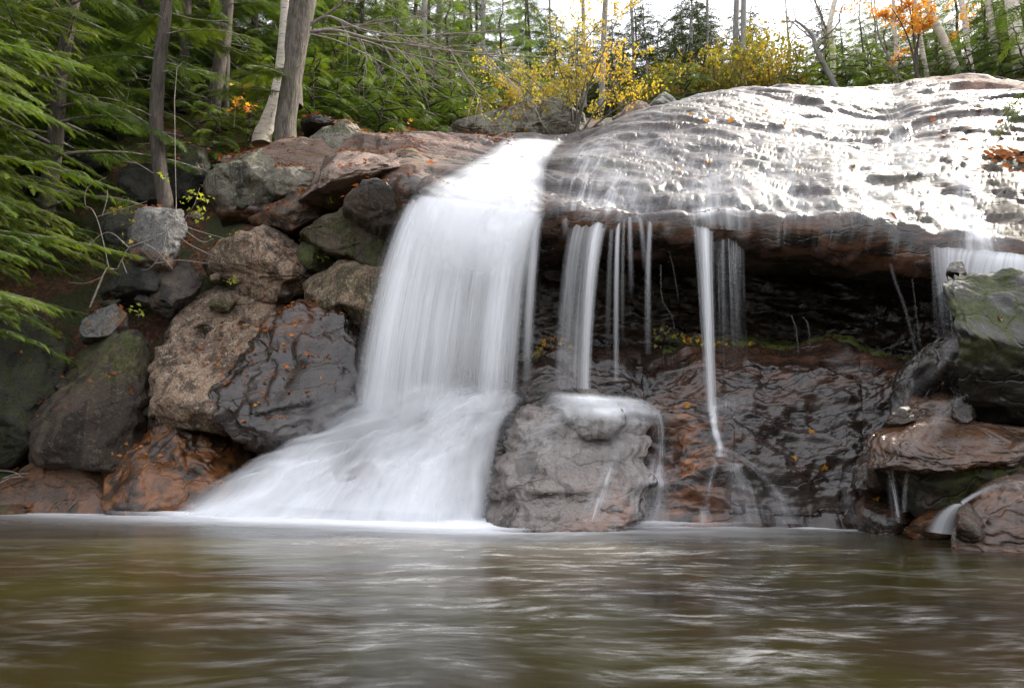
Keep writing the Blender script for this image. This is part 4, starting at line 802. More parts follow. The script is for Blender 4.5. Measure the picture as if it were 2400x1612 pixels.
# ------------------------------------------------------------------ foliage materials
def leaf_mat(name, c1, c2, c3, trans=.35, rough=.55, obvar=.25):
    n = N(name); r = n.attr('rnd'); oi = n.n('ObjectInfo').outputs['Random']
    pos = n.n('NewGeometry').outputs['Position']
    c = n.mix(n.rng(r, 0, .75, smooth=False), c1, c2); c = n.mix(n.rng(r, .80, 1.0, smooth=False), c, c3)
    if 'needles' in name: c = n.mix(n.math('LESS_THAN', r, .045), c, (.10, .055, .025))
    c = n.mix(obvar, c, n.mix(oi, .35, 1.5), 'MULTIPLY')
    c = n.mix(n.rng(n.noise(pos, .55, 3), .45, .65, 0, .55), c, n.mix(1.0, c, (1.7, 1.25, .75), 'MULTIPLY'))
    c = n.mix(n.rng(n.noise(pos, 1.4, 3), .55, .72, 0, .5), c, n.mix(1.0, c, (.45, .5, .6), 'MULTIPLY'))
    d = n.n('BsdfPrincipled', Base_Color=c, Roughness=rough); d.inputs['Specular IOR Level'].default_value = .25
    t = n.n('BsdfTranslucent', Color=n.mix(1.0, c, (1.25, 1.25, .7), 'MULTIPLY'))
    m = n.n('MixShader', Fac=trans, i1=d.outputs[0], i2=t.outputs[0]); return n.done(m.outputs[0])
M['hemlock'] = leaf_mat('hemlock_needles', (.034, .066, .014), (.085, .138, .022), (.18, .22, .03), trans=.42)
M['hemlock_lit'] = leaf_mat('lit_tint_hemlock_needles', (.060, .115, .016), (.13, .20, .024), (.24, .28, .035), trans=.46)  # lighter copy of the hemlock needles, sunlit and backlit look put into the colour
M['spruce'] = leaf_mat('spruce_needles', (.026, .044, .013), (.052, .080, .020), (.09, .115, .028), trans=.28)
M['yellow'] = leaf_mat('yellow_leaves', (.40, .31, .04), (.52, .42, .06), (.33, .33, .05), trans=.48)
M['orange'] = leaf_mat('orange_leaves', (.46, .19, .03), (.56, .30, .035), (.60, .42, .05), trans=.45)
M['olive'] = leaf_mat('yellow_green_leaves', (.10, .13, .02), (.26, .22, .03), (.42, .28, .03), trans=.42)
M['lime'] = leaf_mat('fresh_green_leaves', (.20, .28, .03), (.32, .38, .04), (.46, .44, .05), trans=.45)
M['russet'] = leaf_mat('russet_leaves', (.14, .045, .016), (.26, .09, .03), (.36, .15, .06), trans=.2, obvar=.35)
M['redleaf'] = leaf_mat('orange_brown_fallen_leaves', (.30, .085, .02), (.42, .15, .03), (.30, .06, .03), trans=.15, rough=.4, obvar=.5)
def bark_mat(name, c1, c2, sc_=(7, 7, 1.2), spots=None, bump=.9, moss=0.0):
    n = N(name); pos = n.n('TexCoord').outputs['Object']; v = n.mapping(pos, sc_)
    a = n.noise(v, 3.0, 5, .7, .6); b = n.noise(pos, 3, 4)
    c = n.mix(n.rng(a, .35, .65), c1, c2); c = n.mix(n.math('MULTIPLY', n.rng(b, .5, .65), .5), c, (c2[0]*.7, c2[1]*.8, c2[2]*.6))
    if spots: c = n.mix(n.rng(n.noise(n.mapping(pos, (1.5, 1.5, 14)), 2.2, 4, .7), .56, .64), c, spots)
    if moss: c = n.mix(n.math('MULTIPLY', n.rng(n.noise(pos, 4, 4), .5, .65), moss), c, (.06, .075, .02))
    bp = n.n('Bump', Strength=bump, Distance=.03, Height=a)
    return n.done(n.n('BsdfPrincipled', Base_Color=c, Roughness=.9, Normal=bp.outputs[0]).outputs[0])
M['bark'] = bark_mat('brown_bark', (.030, .023, .018), (.085, .066, .052), bump=1.4)
M['bark_old'] = bark_mat('grey_brown_old_bark', (.05, .041, .033), (.155, .13, .105), moss=.4, bump=1.5)
M['bark_grey'] = bark_mat('grey_bark', (.13, .12, .115), (.25, .235, .225))
M['birch'] = bark_mat('pale_birch_bark', (.42, .37, .31), (.58, .53, .46), (3, 3, 6), spots=(.09, .07, .06), bump=.4)
M['twig'] = bark_mat('grey_twig', (.14, .115, .10), (.28, .245, .22), (5, 5, 5), bump=.2)

# ------------------------------------------------------------------ templates
def tmpl_spray(n=11, k=4, ang=50, seed=0):
    r = np.random.default_rng(seed); T = []
    for i in range(n):
        t = (i + .6)/n
        for s in (-1, 1):
            ln = (.40*(1 - t)**.75 + .05)*r.uniform(.8, 1.15); a = math.radians(ang + r.uniform(-9, 9) - 14*t)
            dx, dy = math.cos(a), s*math.sin(a)
            for j in range(k):
                u = j/k; b = np.array([t + dx*ln*u, dy*ln*u, 0.])
                a2 = a*s + math.radians((-1)**j*r.uniform(10, 26)) if j else a*s
                L_ = ln/k*1.75*(1 - .25*u); wd = .044*(1 - .35*u)
                d_ = np.array([math.cos(a2), math.sin(a2), r.uniform(-.25, .1)]); nn = np.array([-d_[1], d_[0], 0])
                T.append([b + nn*wd*.5, b - nn*wd*.5, b + d_*L_])
    for t in np.linspace(.1, 1, 5):
        T.append([np.array([t - .1, .013, 0]), np.array([t - .1, -.013, 0]), np.array([t + .14, 0, 0])])
    T = np.array(T); lat = np.abs(T[..., 1]); T[..., 2] += -.16*T[..., 0]**2 - .35*lat**2
    return T          # (tri,3,3)
def tmpl_bottle(seed=0):     # spruce shoot: needles all round
    r = np.random.default_rng(seed); T = []
    for i in range(26):
        t = r.uniform(0, 1); a = r.uniform(0, 2*math.pi); L_ = .17*(1 - .4*t)
        d_ = np.array([.75, math.cos(a)*.8, math.sin(a)*.8]); nn = np.array([0, -math.sin(a), math.cos(a)])
        b = np.array([t*.9, 0, 0]); T.append([b + nn*.028, b - nn*.028, b + d_*L_])
    for s in (-1, 1):
        for t in (.2, .45, .7):
            a = math.radians(45)*s; d_ = np.array([math.cos(a), math.sin(a), -.1])
            for i in range(8):
                u = i/8; aa = r.uniform(0, 2*math.pi); b = np.array([t, 0, 0]) + d_*.36*(1 - t*.5)*u
                e = d_*.8 + np.array([0, math.cos(aa), math.sin(aa)])*.6; nn = np.cross(e, [0.3, .2, .9]); nn /= np.linalg.norm(nn)
                T.append([b + nn*.026, b - nn*.026, b + e*.13])
    return np.array(T)
def tmpl_leaf():
    q = np.array([[0, 0, 0], [.45, .30, .07], [1, 0, -.08], [.45, -.30, .07]], float)
    return np.array([[q[0], q[2], q[1]], [q[0], q[3], q[2]]])
def tmpl_maple():
    # five-lobed leaf as a fan
    an = np.radians([-150, -110, -78, -58, -34, -18, 0, 18, 34, 58, 78, 110, 150]); rr = np.array([.30, .62, .38, .70, .44, .55, 1.0, .55, .44, .70, .38, .62, .30])*.62
    q = np.stack([.42 + rr*np.cos(an), rr*np.sin(an), .12*np.abs(np.sin(an)) - .05], -1); c = np.array([.42, 0, 0])
    return np.array([[c, q[i], q[i + 1]] for i in range(len(q) - 1)])
SPRAY = [tmpl_spray(11, 4, 50, s) for s in range(3)]; SPRAY_LO = [tmpl_spray(8, 3, 50, s + 5) for s in range(3)]
BOTTLE = [tmpl_bottle(s) for s in range(2)]; LEAF = [tmpl_leaf()]; MAPLE = [tmpl_maple()]
def scatter(geo, tm, org, xa, za, s, rnd):
    """place template copies: origin, x axis, rough z axis, scale"""
    org, xa, za, s = map(lambda q: np.asarray(q, float), (org, xa, za, s))
    xa = xa/(np.linalg.norm(xa, axis=1, keepdims=True) + 1e-9); ya = np.cross(za, xa); ya /= np.linalg.norm(ya, axis=1, keepdims=True) + 1e-9
    za = np.cross(xa, ya)
    for k, T in enumerate(tm):
        m = np.arange(len(org)) % len(tm) == k
        if not m.any(): continue
        v = org[m, None, None] + s[m, None, None, None]*(T[None, ..., 0:1]*xa[m, None, None] + T[None, ..., 1:2]*ya[m, None, None] + T[None, ..., 2:3]*za[m, None, None])
        nv = v.reshape(-1, 3); nt = len(nv)//3
        geo.add(nv, np.arange(nt*3).reshape(-1, 3), np.repeat(np.asarray(rnd)[m], T.shape[0]*3))
class Bag:
    def __init__(s): s.o, s.x, s.z, s.s, s.r = [], [], [], [], []
    def put(s, o, x, z, sc_, r): s.o.append(o); s.x.append(x); s.z.append(z); s.s.append(sc_); s.r.append(r)
    def into(s, geo, tm): scatter(geo, tm, s.o, s.x, s.z, s.s, s.r)
UP = np.array([0, 0, 1.])
def limb(wood, bag, p0, az, L, up, droop, r0, r, ns=None, spray=(.30, .62), roll=.35, gap=.15, bright=0.0, alt=1):
    """one conifer limb with its flat sprays"""
    h = np.array([math.cos(az), math.sin(az), 0]); side = np.array([-h[1], h[0], 0]); s = np.linspace(0, 1, 8)
    wob = r.normal(0, .03*L, 2)
    pts = p0 + h*(s*L)[:, None] + UP*((up*s - droop*s**2)*L)[:, None] + side*(wob[0]*np.sin(s*3) + wob[1]*s*s)[:, None]
    wood.tube(pts, r0, r0*.22, n=4)
    ns = ns or max(6, int(L/.085))
    base = r.uniform(.1, .6)
    for i in range(ns):
        t = gap + (1 - gap)*(i + r.uniform(0, 1))/ns; k = min(int(t*7), 6); f = t*7 - k
        o = pts[k]*(1 - f) + pts[min(k + 1, 7)]*f; tn = pts[min(k + 1, 7)] - pts[k]; tn /= np.linalg.norm(tn) + 1e-9
        sd = (1 if i % 2 else -1)*side; a = math.radians(r.uniform(28, 68))*(1 - .5*t*t)
        x = tn*math.cos(a) + sd*math.sin(a) + UP*r.uniform(-.30, .06)
        z = UP + r.normal(0, roll, 3)
        sz = r.uniform(*spray)*(1 - .45*t)*min(1, .35 + L*.42)
        bag.put(o, x, z, sz, np.clip(base*.6 + r.uniform(0, .38) + bright + .12*(t > .8), 0, 1))
    bag.put(pts[-1], pts[-1] - pts[-2] - UP*.02, UP + r.normal(0, .2, 3), spray[0]*1.1, min(1, base + .3))
    return pts
def dead_twigs(wood, p0, az, L, r, r0=.012, up=.1, gen=2):
    h = np.array([math.cos(az), math.sin(az), 0]); s = np.linspace(0, 1, 7); sd = np.array([-h[1], h[0], 0])
    pts = p0 + h*(s*L)[:, None] + UP*((up*s + r.normal(0, .12)*s**2)*L)[:, None] + (np.cumsum(r.normal(0, .03*L, (7, 3)), 0)*s[:, None])
    wood.tube(pts, r0, r0*.25, n=4)
    if gen:
        for k in range(3):
            i = r.integers(2, 6); dead_twigs(wood, pts[i], az + r.uniform(-.9, .9), L*r.uniform(.3, .55), r, r0*.55, up + r.uniform(-.3, .3), gen - 1)

def conifer(kind, H, r0, low, seed, label=None, cat='tree', name='hemlock_tree', rl=2.2, dens=6.0, lo=True, mat='hemlock', bark='bark', dead=True, top_cut=1.0, lean=(0, 0)):
    r = np.random.default_rng(seed); root = empty(name, (0, 0, 0), label, cat)
    wood, tw, lf, bag = Geo(), Geo(), Geo(), Bag()
    s = np.linspace(0, 1, 12); px = np.cumsum(r.normal(0, .012*H, 12))*s + lean[0]*s*H; py = np.cumsum(r.normal(0, .012*H, 12))*s + lean[1]*s*H
    tr = np.stack([px, py, s*H - .25], -1)
    wood.tube(tr, [r0*1.25, r0, r0*.85, r0*.66, r0*.4, r0*.12], n=10, rough=.12)
    def at(t): return np.array([np.interp(t, s, tr[:, k]) for k in range(3)])
    nb = int(H*(1 - low)*dens); az = r.uniform(0, 6)
    for i in range(nb):
        t = low + (top_cut - low)*(i + r.uniform(0, 1))/nb; az += 2.4 + r.normal(0, .35)
        L_ = rl*(1 - t)**.6*r.uniform(.6, 1.1) + .25
        if kind == 'hemlock': limb(tw, bag, at(t), az, L_, r.uniform(-.02, .22), r.uniform(.18, .45), .022*L_/rl + .006, r, ns=max(5, int(L_/(.048 if lo else .05))), spray=(.28, .50) if lo else (.34, .6))
        else: limb(tw, bag, at(t), az, L_*.8, r.uniform(-.25, .1), r.uniform(-.1, .3), .02, r, ns=max(5, int(L_/.09)), spray=(.45, .75), roll=.7)
    if dead:
        for i in range(int(7*low*H/3) + 3):
            dead_twigs(tw, at(r.uniform(.08, low + .15)), r.uniform(0, 6.28), r.uniform(.4, 1.5), r, .010, r.uniform(-.15, .25), 1)
    bag.into(lf, (BOTTLE if kind == 'spruce' else (SPRAY_LO if lo else SPRAY)))
    wood.build('trunk', M[bark], root, local=True); tw.build('branches', M['twig' if dead else 'bark'], root, local=True)
    lf.build('crown', M[mat], root, local=True, smooth=False)
    return root
def broadleaf(stems, twigs, nleaf, size, mat, bark, name, label, cat, seed, gen=3, spread=.5, tm=None, group=None, leafy=(1, 2), root_loc=(0, 0, 0), trunk_n=8, twr=.6, thin=0):
    """stems: list of (points, r0, r1) in local space; recursive twigs carry leaves"""
    r = np.random.default_rng(seed); root = empty(name, root_loc, label, cat, group); wood, tw, lf, bag = Geo(), Geo(), Geo(), Bag(); ends = []
    def grow(p, d, L, rad, g):
        m = 6; pts = [p]; dd = d/np.linalg.norm(d)
        for i in range(m):
            dd = dd + r.normal(0, .16, 3) + UP*.05; dd /= np.linalg.norm(dd); pts.append(pts[-1] + dd*L/m)
        pts = np.array(pts); tw.tube(pts, rad, rad*.35, n=4)
        if g <= leafy[1] - 1 or g == 0: ends.append(pts)
        if g > 0:
            for k in range(r.integers(2, 5)):
                i = r.integers(2, m + 1); q = dd + r.normal(0, spread, 3); grow(pts[i], q, L*r.uniform(.45, .75), rad*.5, g - 1)
    for pts, r0, r1 in stems:
        pts = catmull(pts, 14); wood.tube(pts, r0, r1, n=trunk_n, rough=.12)
        for k in range(twigs):
            i = r.integers(4, 14); d = pts[min(i + 1, 13)] - pts[max(i - 1, 0)]; d /= np.linalg.norm(d)
            grow(pts[i], d*.6 + r.normal(0, .6, 3)*np.array([1, 1, .5]), twr*r.uniform(.5, 1.2), np.interp(i, [0, 13], [r0, r1])*.5, gen - 1)
    if nleaf and ends:
        for k in range(nleaf):
            e = ends[r.integers(len(ends))]; t = r.uniform(.2, 1)*6; i = min(int(t), 5); o = e[i]*(1 - t + i) + e[i + 1]*(t - i)
            x = r.normal(0, 1, 3) + np.array([0, 0, -.5]); bag.put(o + r.normal(0, size*.5, 3), x, UP + r.normal(0, .7, 3), size*r.uniform(.6, 1.25), r.uniform(0, 1))
        bag.into(lf, tm or LEAF); lf.build('foliage', M[mat], root, local=True, smooth=False)
    wood.build('trunk', M[bark], root, local=True)
    if tw.n: tw.build('branches', M['twig'], root, local=True)
    return root
def gz(x, y): return float(ground(np.array(x), np.array(y)))
def base_at(px, Y, dz=-.1):
    """ground point under pixel column px at distance Y"""
    x = (px - 1200)/FPX*Y*1.03; return Vector((x, Y, gz(x, Y) + dz))

# ------------------------------------------------------------------ prototypes
protos = {
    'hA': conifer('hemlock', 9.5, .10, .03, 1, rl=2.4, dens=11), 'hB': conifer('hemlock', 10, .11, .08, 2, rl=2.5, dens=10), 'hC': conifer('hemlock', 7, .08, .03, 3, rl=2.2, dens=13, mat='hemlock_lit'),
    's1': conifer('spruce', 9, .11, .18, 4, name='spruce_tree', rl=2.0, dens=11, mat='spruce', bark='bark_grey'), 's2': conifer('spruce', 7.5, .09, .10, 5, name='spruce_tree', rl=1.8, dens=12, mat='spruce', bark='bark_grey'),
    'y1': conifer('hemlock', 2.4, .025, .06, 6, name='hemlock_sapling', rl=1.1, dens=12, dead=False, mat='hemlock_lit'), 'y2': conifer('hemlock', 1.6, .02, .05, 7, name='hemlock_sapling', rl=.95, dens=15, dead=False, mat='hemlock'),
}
used_proto = set()
def plant(key, loc, rz, s, label, group, cat='tree', name=None, sz=None):
    p = protos[key]
    o = p if key not in used_proto else copy_tree(p)
    used_proto.add(key); o.location = loc; o.rotation_euler = (0, 0, rz); o.scale = (s, s, sz or s)
    if name: o.name = name
    return tag(o, label, cat, group)
R = np.random.default_rng(21)
# conifers on the left slope
spots = [(-120, 13, 'hA', 1), (40, 14.2, 'hC', 1), (150, 15.5, 'hA', .95), (270, 16.5, 'hC', 1.05), (90, 18, 'hB', 1), (230, 19.5, 'hA', 1.1), (360, 18, 'hC', 1), (470, 17, 'hA', .9),
         (560, 18.5, 'hB', .95), (620, 17, 'hC', .85), (400, 21, 'hB', 1), (-60, 20, 'hB', 1.1), (-200, 16, 'hB', 1.1), (20, 24, 'hA', 1.3), (180, 25, 'hB', 1.2), (330, 25, 'hA', 1.3), (500, 24, 'hB', 1.2),
         (-350, 20, 'hB', 1.2), (660, 22, 'hA', 1.1), (60, 30, 'hB', 1.4), (260, 31, 'hA', 1.5), (460, 31, 'hB', 1.4), (-150, 28, 'hB', 1.4), (640, 30, 'hA', 1.4)]
for px, Y, k, s in spots:
    plant(k, base_at(px + R.uniform(-12, 12), Y), R.uniform(0, 6.28), s*R.uniform(.92, 1.08), 'green hemlock with drooping sprays on the shaded left slope', 'hemlocks on the left slope')
# unseen trees added behind the camera to cut the front sky light
for k in range(12):
    x, y = R.uniform(-30, 30), R.uniform(-32, -17); s = R.uniform(1.0, 1.4)
    plant(('hA', 'hB', 'hC')[k % 3], (x, y, -.5 + (-7 - y)*.2), R.uniform(0, 6.28), s, 'tall unseen hemlock added behind the viewer to block low sky light', 'added light-blocking hemlocks behind the viewer')
# conifers behind the notch and the yellow bush
spots = [(740, 18.5, 'hC', .8), (830, 20, 'hA', .8), (900, 18.8, 'hC', .7), (960, 22, 'hB', .85), (1040, 21, 'hC', .75), (1100, 24, 'hA', .85), (1180, 22, 'hC', .75), (1250, 25, 'hA', .8), (780, 25, 'hB', 1), (880, 28, 'hA', 1.1),
         (1000, 29, 'hB', 1.1), (1120, 30, 'hA', 1.1), (720, 31, 'hB', 1.2), (1220, 31, 'hB', 1.0), (930, 35, 'hA', 1.3), (1060, 37, 'hB', 1.3), (1310, 33, 'hA', .9), (1400, 36, 'hB', .9), (800, 38, 'hB', 1.3), (1450, 34, 'hC', 1.1), (1500, 38, 'hA', 1.0), (1570, 35, 'hC', 1.1), (1640, 40, 'hA', 1.0), (1700, 36, 'hC', 1.1), (1760, 42, 'hA', 1.0), (1350, 30, 'hC', .9), (1900, 41, 'hC', 1.1), (1830, 45, 'hA', 1.0)]
for px, Y, k, s in spots:
    plant(k, base_at(px + R.uniform(-12, 12), Y), R.uniform(0, 6.28), s*R.uniform(.92, 1.08), *(('yellow-green hemlock in the woods behind the head of the main fall', 'hemlocks behind the falls') if px < 1420 else ('yellow-green hemlock among the dark spruces behind the dome', 'hemlocks among the spruces')))
# spruces along the skyline of the dome
spots = [(1440, 27, 's2', .75), (1530, 26, 's1', .7), (1590, 29, 's2', .95), (1640, 25, 's1', .72), (1780, 26, 's2', .72), (1560, 36, 's1', .9), (1680, 38, 's2', 1.0), (1800, 40, 's1', .8), (1960, 27, 's2', .8), (1350, 29, 's2', .8), (1480, 33, 's1', .8), (1600, 33, 's2', 1.0), (1700, 31, 's1', .8), (1660, 29, 's2', .8), (1755, 33, 's2', .9), (1840, 35, 's2', .7), (1460, 38, 's1', 1.0), (1520, 42, 's2', 1.2), (1620, 44, 's1', 1.1), (1720, 46, 's2', 1.2), (1990, 30, 's2', .8), (1380, 40, 's1', 1.1), (1915, 36, 's2', .8), (1430, 30, 's2', 1.0), (1500, 30, 's1', .9), (1560, 31, 's2', 1.0), (1610, 27, 's2', .8), (1690, 27.5, 's1', .75), (1770, 29, 's2', .9), (1300, 27, 's2', .9), (1650, 36, 's1', 1.2), (1580, 40, 's1', 1.2), (1790, 37, 's2', 1.1), (1860, 42, 's1', 1.0)]
for px, Y, k, s in spots:
    plant(k, base_at(px, Y), R.uniform(0, 6.28), s*R.uniform(.92, 1.08), 'dark spruce on the skyline behind the wet dome', 'spruces behind the dome', name='spruce_tree')
spots = [(2010, 25, 'hC', .62), (2070, 27, 'hA', .7), (2130, 24.5, 'hC', .6), (2190, 28, 'hA', .8), (2240, 25, 'hC', .7), (2300, 27, 'hB', .8), (2360, 24, 'hC', .75), (2420, 26, 'hA', .9), (2480, 23, 'hC', .8), (2100, 33, 'hB', .9), (2250, 34, 'hA', 1), (2400, 33, 'hB', 1.0), (2550, 28, 'hB', 1), (1900, 32, 'hC', .62), (2000, 36, 'hA', .8), (2330, 40, 'hB', 1.2), (2180, 42, 'hA', 1.2), (2620, 22, 'hA', .9), (2050, 30, 'hC', .8), (2150, 30, 'hA', .8), (2280, 30.5, 'hC', .9), (2370, 29, 'hA', .9), (2460, 30, 'hB', 1), (1985, 31, 'hC', .75), (2220, 37, 'hB', 1.1), (2080, 39, 'hA', 1.1), (1950, 40, 'hB', .9)]
for px, Y, k, s in spots:
    plant(k, base_at(px, Y), R.uniform(0, 6.28), s*R.uniform(.92, 1.08), 'dark green hemlock in the woods above the dry pink ledge', 'hemlocks above the right ledge')
# saplings and low boughs
spots = [(720, 15.2, 'y1', 1.1), (770, 15.8, 'y2', 1.2), (830, 16.4, 'y1', 1.2), (880, 15.5, 'y2', 1.2), (930, 17, 'y1', 1.1), (990, 17.5, 'y2', 1.4), (1050, 18, 'y1', 1.0), (1010, 19, 'y1', 1.3), (870, 18, 'y1', 1.4), (760, 17.2, 'y1', 1.4), (940, 19.5, 'y1', 1.5), (1120, 19.5, 'y1', 1.2), (1190, 20, 'y2', 1.4)]
for px, Y, k, s in spots:
    plant(k, base_at(px, Y), R.uniform(0, 6.28), s, 'bright green hemlock sapling at the forest edge behind the pale boulder', 'saplings behind the pale boulder', cat='sapling')
spots = [(60, 13.4, 'y2', 1.2), (130, 13.8, 'y1', .9), (170, 14.6, 'y2', 1.3), (480, 13.6, 'y1', .8), (560, 13.9, 'y2', 1.0), (440, 14.4, 'y2', 1.2), (610, 14.6, 'y1', .8), (30, 12.3, 'y2', 1.2), (-40, 12.0, 'y1', 1.0), (250, 15, 'y1', .9), (580, 15.6, 'y1', 1.0), (330, 15.8, 'y2', 1.3)]
for px, Y, k, s in spots:
    plant(k, base_at(px, Y), R.uniform(0, 6.28), s, 'low hemlock sapling among mossy stones and fallen leaves on the left slope', 'saplings on the left slope', cat='sapling')
spots = [(1960, 22.5, 'y1', 1.2), (2020, 22.8, 'y2', 1.4), (2080, 22.4, 'y1', 1.1), (2240, 22.2, 'y2', 1.3), (2330, 21.6, 'y2', 1.4), (2390, 21.2, 'y2', 1.5), (2460, 20.6, 'y1', 1.2), (1900, 23, 'y1', 1.1), (2160, 22.5, 'y2', 1.2), (1620, 22.2, 'y2', 1.3), (1560, 22, 'y1', .9)]
for px, Y, k, s in spots:
    plant(k, base_at(px, Y), R.uniform(0, 6.28), s, 'low green hemlock sapling along the top edge of the dome', 'saplings along the dome top', cat='sapling')

# ------------------------------------------------------------------ individual trunks
def pts_px(l, Y=None): return np.array([P(a[0], a[1], a[2] if len(a) > 2 else Y) for a in l])
def trunk_tree(name, label, pts, rad, bark, cat='tree', limbs=(), deads=0, seed=0, twig_mat='twig', leaf='hemlock', ext=2.0, n=10, extra=None, group=None, lo=False):
    """pts: world points base->top (extended above the frame); limbs: (t, azimuth, length, up, droop)"""
    r = np.random.default_rng(seed); pts = np.asarray(pts, float)
    if ext: d = pts[-1] - pts[-2]; d /= np.linalg.norm(d); pts = np.vstack([pts, pts[-1] + d*ext*.5 + UP*ext*.0, pts[-1] + d*ext])
    base = pts[0] - UP*.2; root = empty(name, tuple(base), label, cat, group)
    wood, tw, lf, bag = Geo(), Geo(), Geo(), Bag(); c = catmull(np.vstack([base, pts]), 40)
    wood.tube(c, rad, n=n, rough=.13)
    for t, az, L_, up, dr in limbs:
        g = Geo(); limb(g, bag, c[int(t*39)], az, L_, up, dr, .016, r, ns=int(L_/.035), spray=(.26, .44)); g.build('branch', M[twig_mat], root)
    for k in range(deads): g = Geo(); dead_twigs(g, c[r.integers(6, 34)], r.uniform(0, 6.28), r.uniform(.4, 1.3), r, .010, r.uniform(-.2, .3), 1); g.build('dead_branch', M[twig_mat], root)
    if extra: extra(wood, tw, lf, bag, r, c)
    wood.build('trunk', M[bark], root)
    if tw.n: tw.build('branches', M[twig_mat], root)
    if bag.o: bag.into(lf, SPRAY_LO if lo else SPRAY); lf.build('crown', M[leaf], root, smooth=False)
    return root
PI = math.pi
# slim trunk on the bank with sprays to the right
trunk_tree('hemlock_tree', 'slim dark-trunked hemlock rising beside the upright blue-grey slab',
           pts_px([(388, 480), (375, 400), (366, 300), (370, 200), (376, 130), (388, 40), (392, -40)], 11.35), [.15, .125, .115, .11, .10, .09, .08], 'bark',
           limbs=[(.62, -.25, 2.0, .02, .25), (.66, .5, 1.8, .05, .25), (.74, 2.6, 1.7, .05, .3), (.80, -.9, 1.3, .1, .35), (.55, 3.6, 1.2, .05, .3), (.50, -.3, 1.5, .05, .28), (.86, -.1, 2.2, .05, .3), (.9, 3.3, 1.8, .05, .25), (.95, -.6, 1.6, .1, .3), (.44, 2.9, 1.0, .05, .3)], deads=16, seed=5, ext=6, extra=lambda wood, tw, lf, bag, r, c: [limb(tw, bag, c[39 - int(k*.35)] if k < 40 else c[39], k*2.4, r.uniform(1.0, 2.4), r.uniform(-.02, .15), r.uniform(.1, .3), .02, r, ns=24, spray=(.45, .7)) for k in range(22)])
# thick old trunk with bare limbs reaching over the fall
def bare(wood, tw, lf, bag, r, c):
    def br(p, rad, gen, n=10):
        q = catmull(p, n*2); tw.tube(q, rad, rad*.25, n=5)
        if gen:
            for k in range(gen*5):
                i = r.integers(4, 2*n - 1); d = q[min(i + 1, 2*n - 1)] - q[i - 1]; d /= np.linalg.norm(d) + 1e-9; L_ = r.uniform(.35, 1.0)*(.5 + .5*gen)
                d2 = d + r.normal(0, .38, 3)*np.array([.6, 1, 1]); d2 /= np.linalg.norm(d2)
                p2 = [q[i]]
                for m in range(4): d2 = d2 + r.normal(0, .15, 3); d2 /= np.linalg.norm(d2); p2.append(p2[-1] + d2*L_/4)
                br(np.array(p2), rad*.42, gen - 1, 5)
    br(pts_px([(728, 60, 12.5), (760, 40, 12.3), (790, 45, 12.1), (850, 70, 11.9), (950, 85, 11.8), (1050, 80, 11.7), (1200, 70, 11.6)]), .030, 2)
    br(pts_px([(728, 75, 12.5), (790, 72, 12.2), (880, 95, 11.9), (980, 108, 11.8), (1100, 125, 11.7), (1300, 135, 11.5)]), .034, 2)
    br(pts_px([(728, 80, 12.5), (800, 100, 12.0), (900, 150, 11.6), (960, 180, 11.5), (1040, 205, 11.4)]), .016, 1)
    br(pts_px([(728, 55, 12.5), (780, 25, 12.2), (830, -10, 12.0), (900, -40, 12)]), .025, 2)
    br(pts_px([(735, 70, 12.5), (850, 60, 12.6), (980, 40, 12.9), (1150, 30, 13)]), .022, 2)
    br(pts_px([(728, 78, 12.5), (830, 90, 12.2), (960, 128, 12.1), (1080, 150, 12.2), (1200, 170, 12.3)]), .020, 2)
    # second stem behind
    wood.tube(catmull(pts_px([(690, 250, 12.85), (685, 120, 12.9), (690, 40, 12.95), (700, -60, 13)]), 20), .17, .12, n=10, rough=.12)
    # root flare
    for a, b in ((-.5, -.25), (.35, -.3), (.1, .4)):
        wood.tube(np.array([c[3] + UP*.1, c[2] + np.array([a*.4, b*.4, -.05]), c[1] + np.array([a, b, -.15])]), .12, .05, n=8, smooth=8, rough=.2)
trunk_tree('old_tree', 'thick grey-brown old trunk with bare limbs reaching toward the main fall',
           pts_px([(672, 352), (668, 300), (680, 220), (690, 150), (702, 80), (718, 0), (724, -50)], 12.6), [.26, .215, .195, .195, .20, .19, .18], 'bark_old', extra=bare, deads=4, seed=9, n=14,
           limbs=[(.35, -2.6, 1.5, 0, .25), (.45, 2.9, 1.4, .05, .3), (.40, -2.0, 1.2, 0, .3)])
def t2(wood, tw, lf, bag, r, c): pass
trunk_tree('hemlock_tree', 'reddish-brown trunk of the left one of a close pair behind the lichened boulder', pts_px([(500, 285), (505, 220), (515, 150), (528, 60), (535, -40)], 14.6), [.16, .145, .14, .13], 'bark', seed=31, limbs=[(.55, -1.2, 1.6, 0, .3), (.65, -.2, 1.8, .05, .3), (.6, 3.5, 1.6, 0, .3), (.75, -2, 1.5, 0, .3), (.8, .3, 1.7, 0, .3)], deads=6)
trunk_tree('hemlock_tree', 'thinner brown trunk of the close pair behind the lichened boulder', pts_px([(527, 285), (528, 210), (530, 140), (536, 40), (540, -40)], 14.9), [.10, .09, .085, .08], 'bark', seed=32, deads=5)
trunk_tree('birch_tree', 'leaning cream-barked birch beside the thick old trunk', pts_px([(615, 318), (635, 270), (652, 210), (660, 150), (668, 60), (672, -30)], 13.6), [.22, .16, .12, .11, .10], 'birch', seed=33, deads=4)
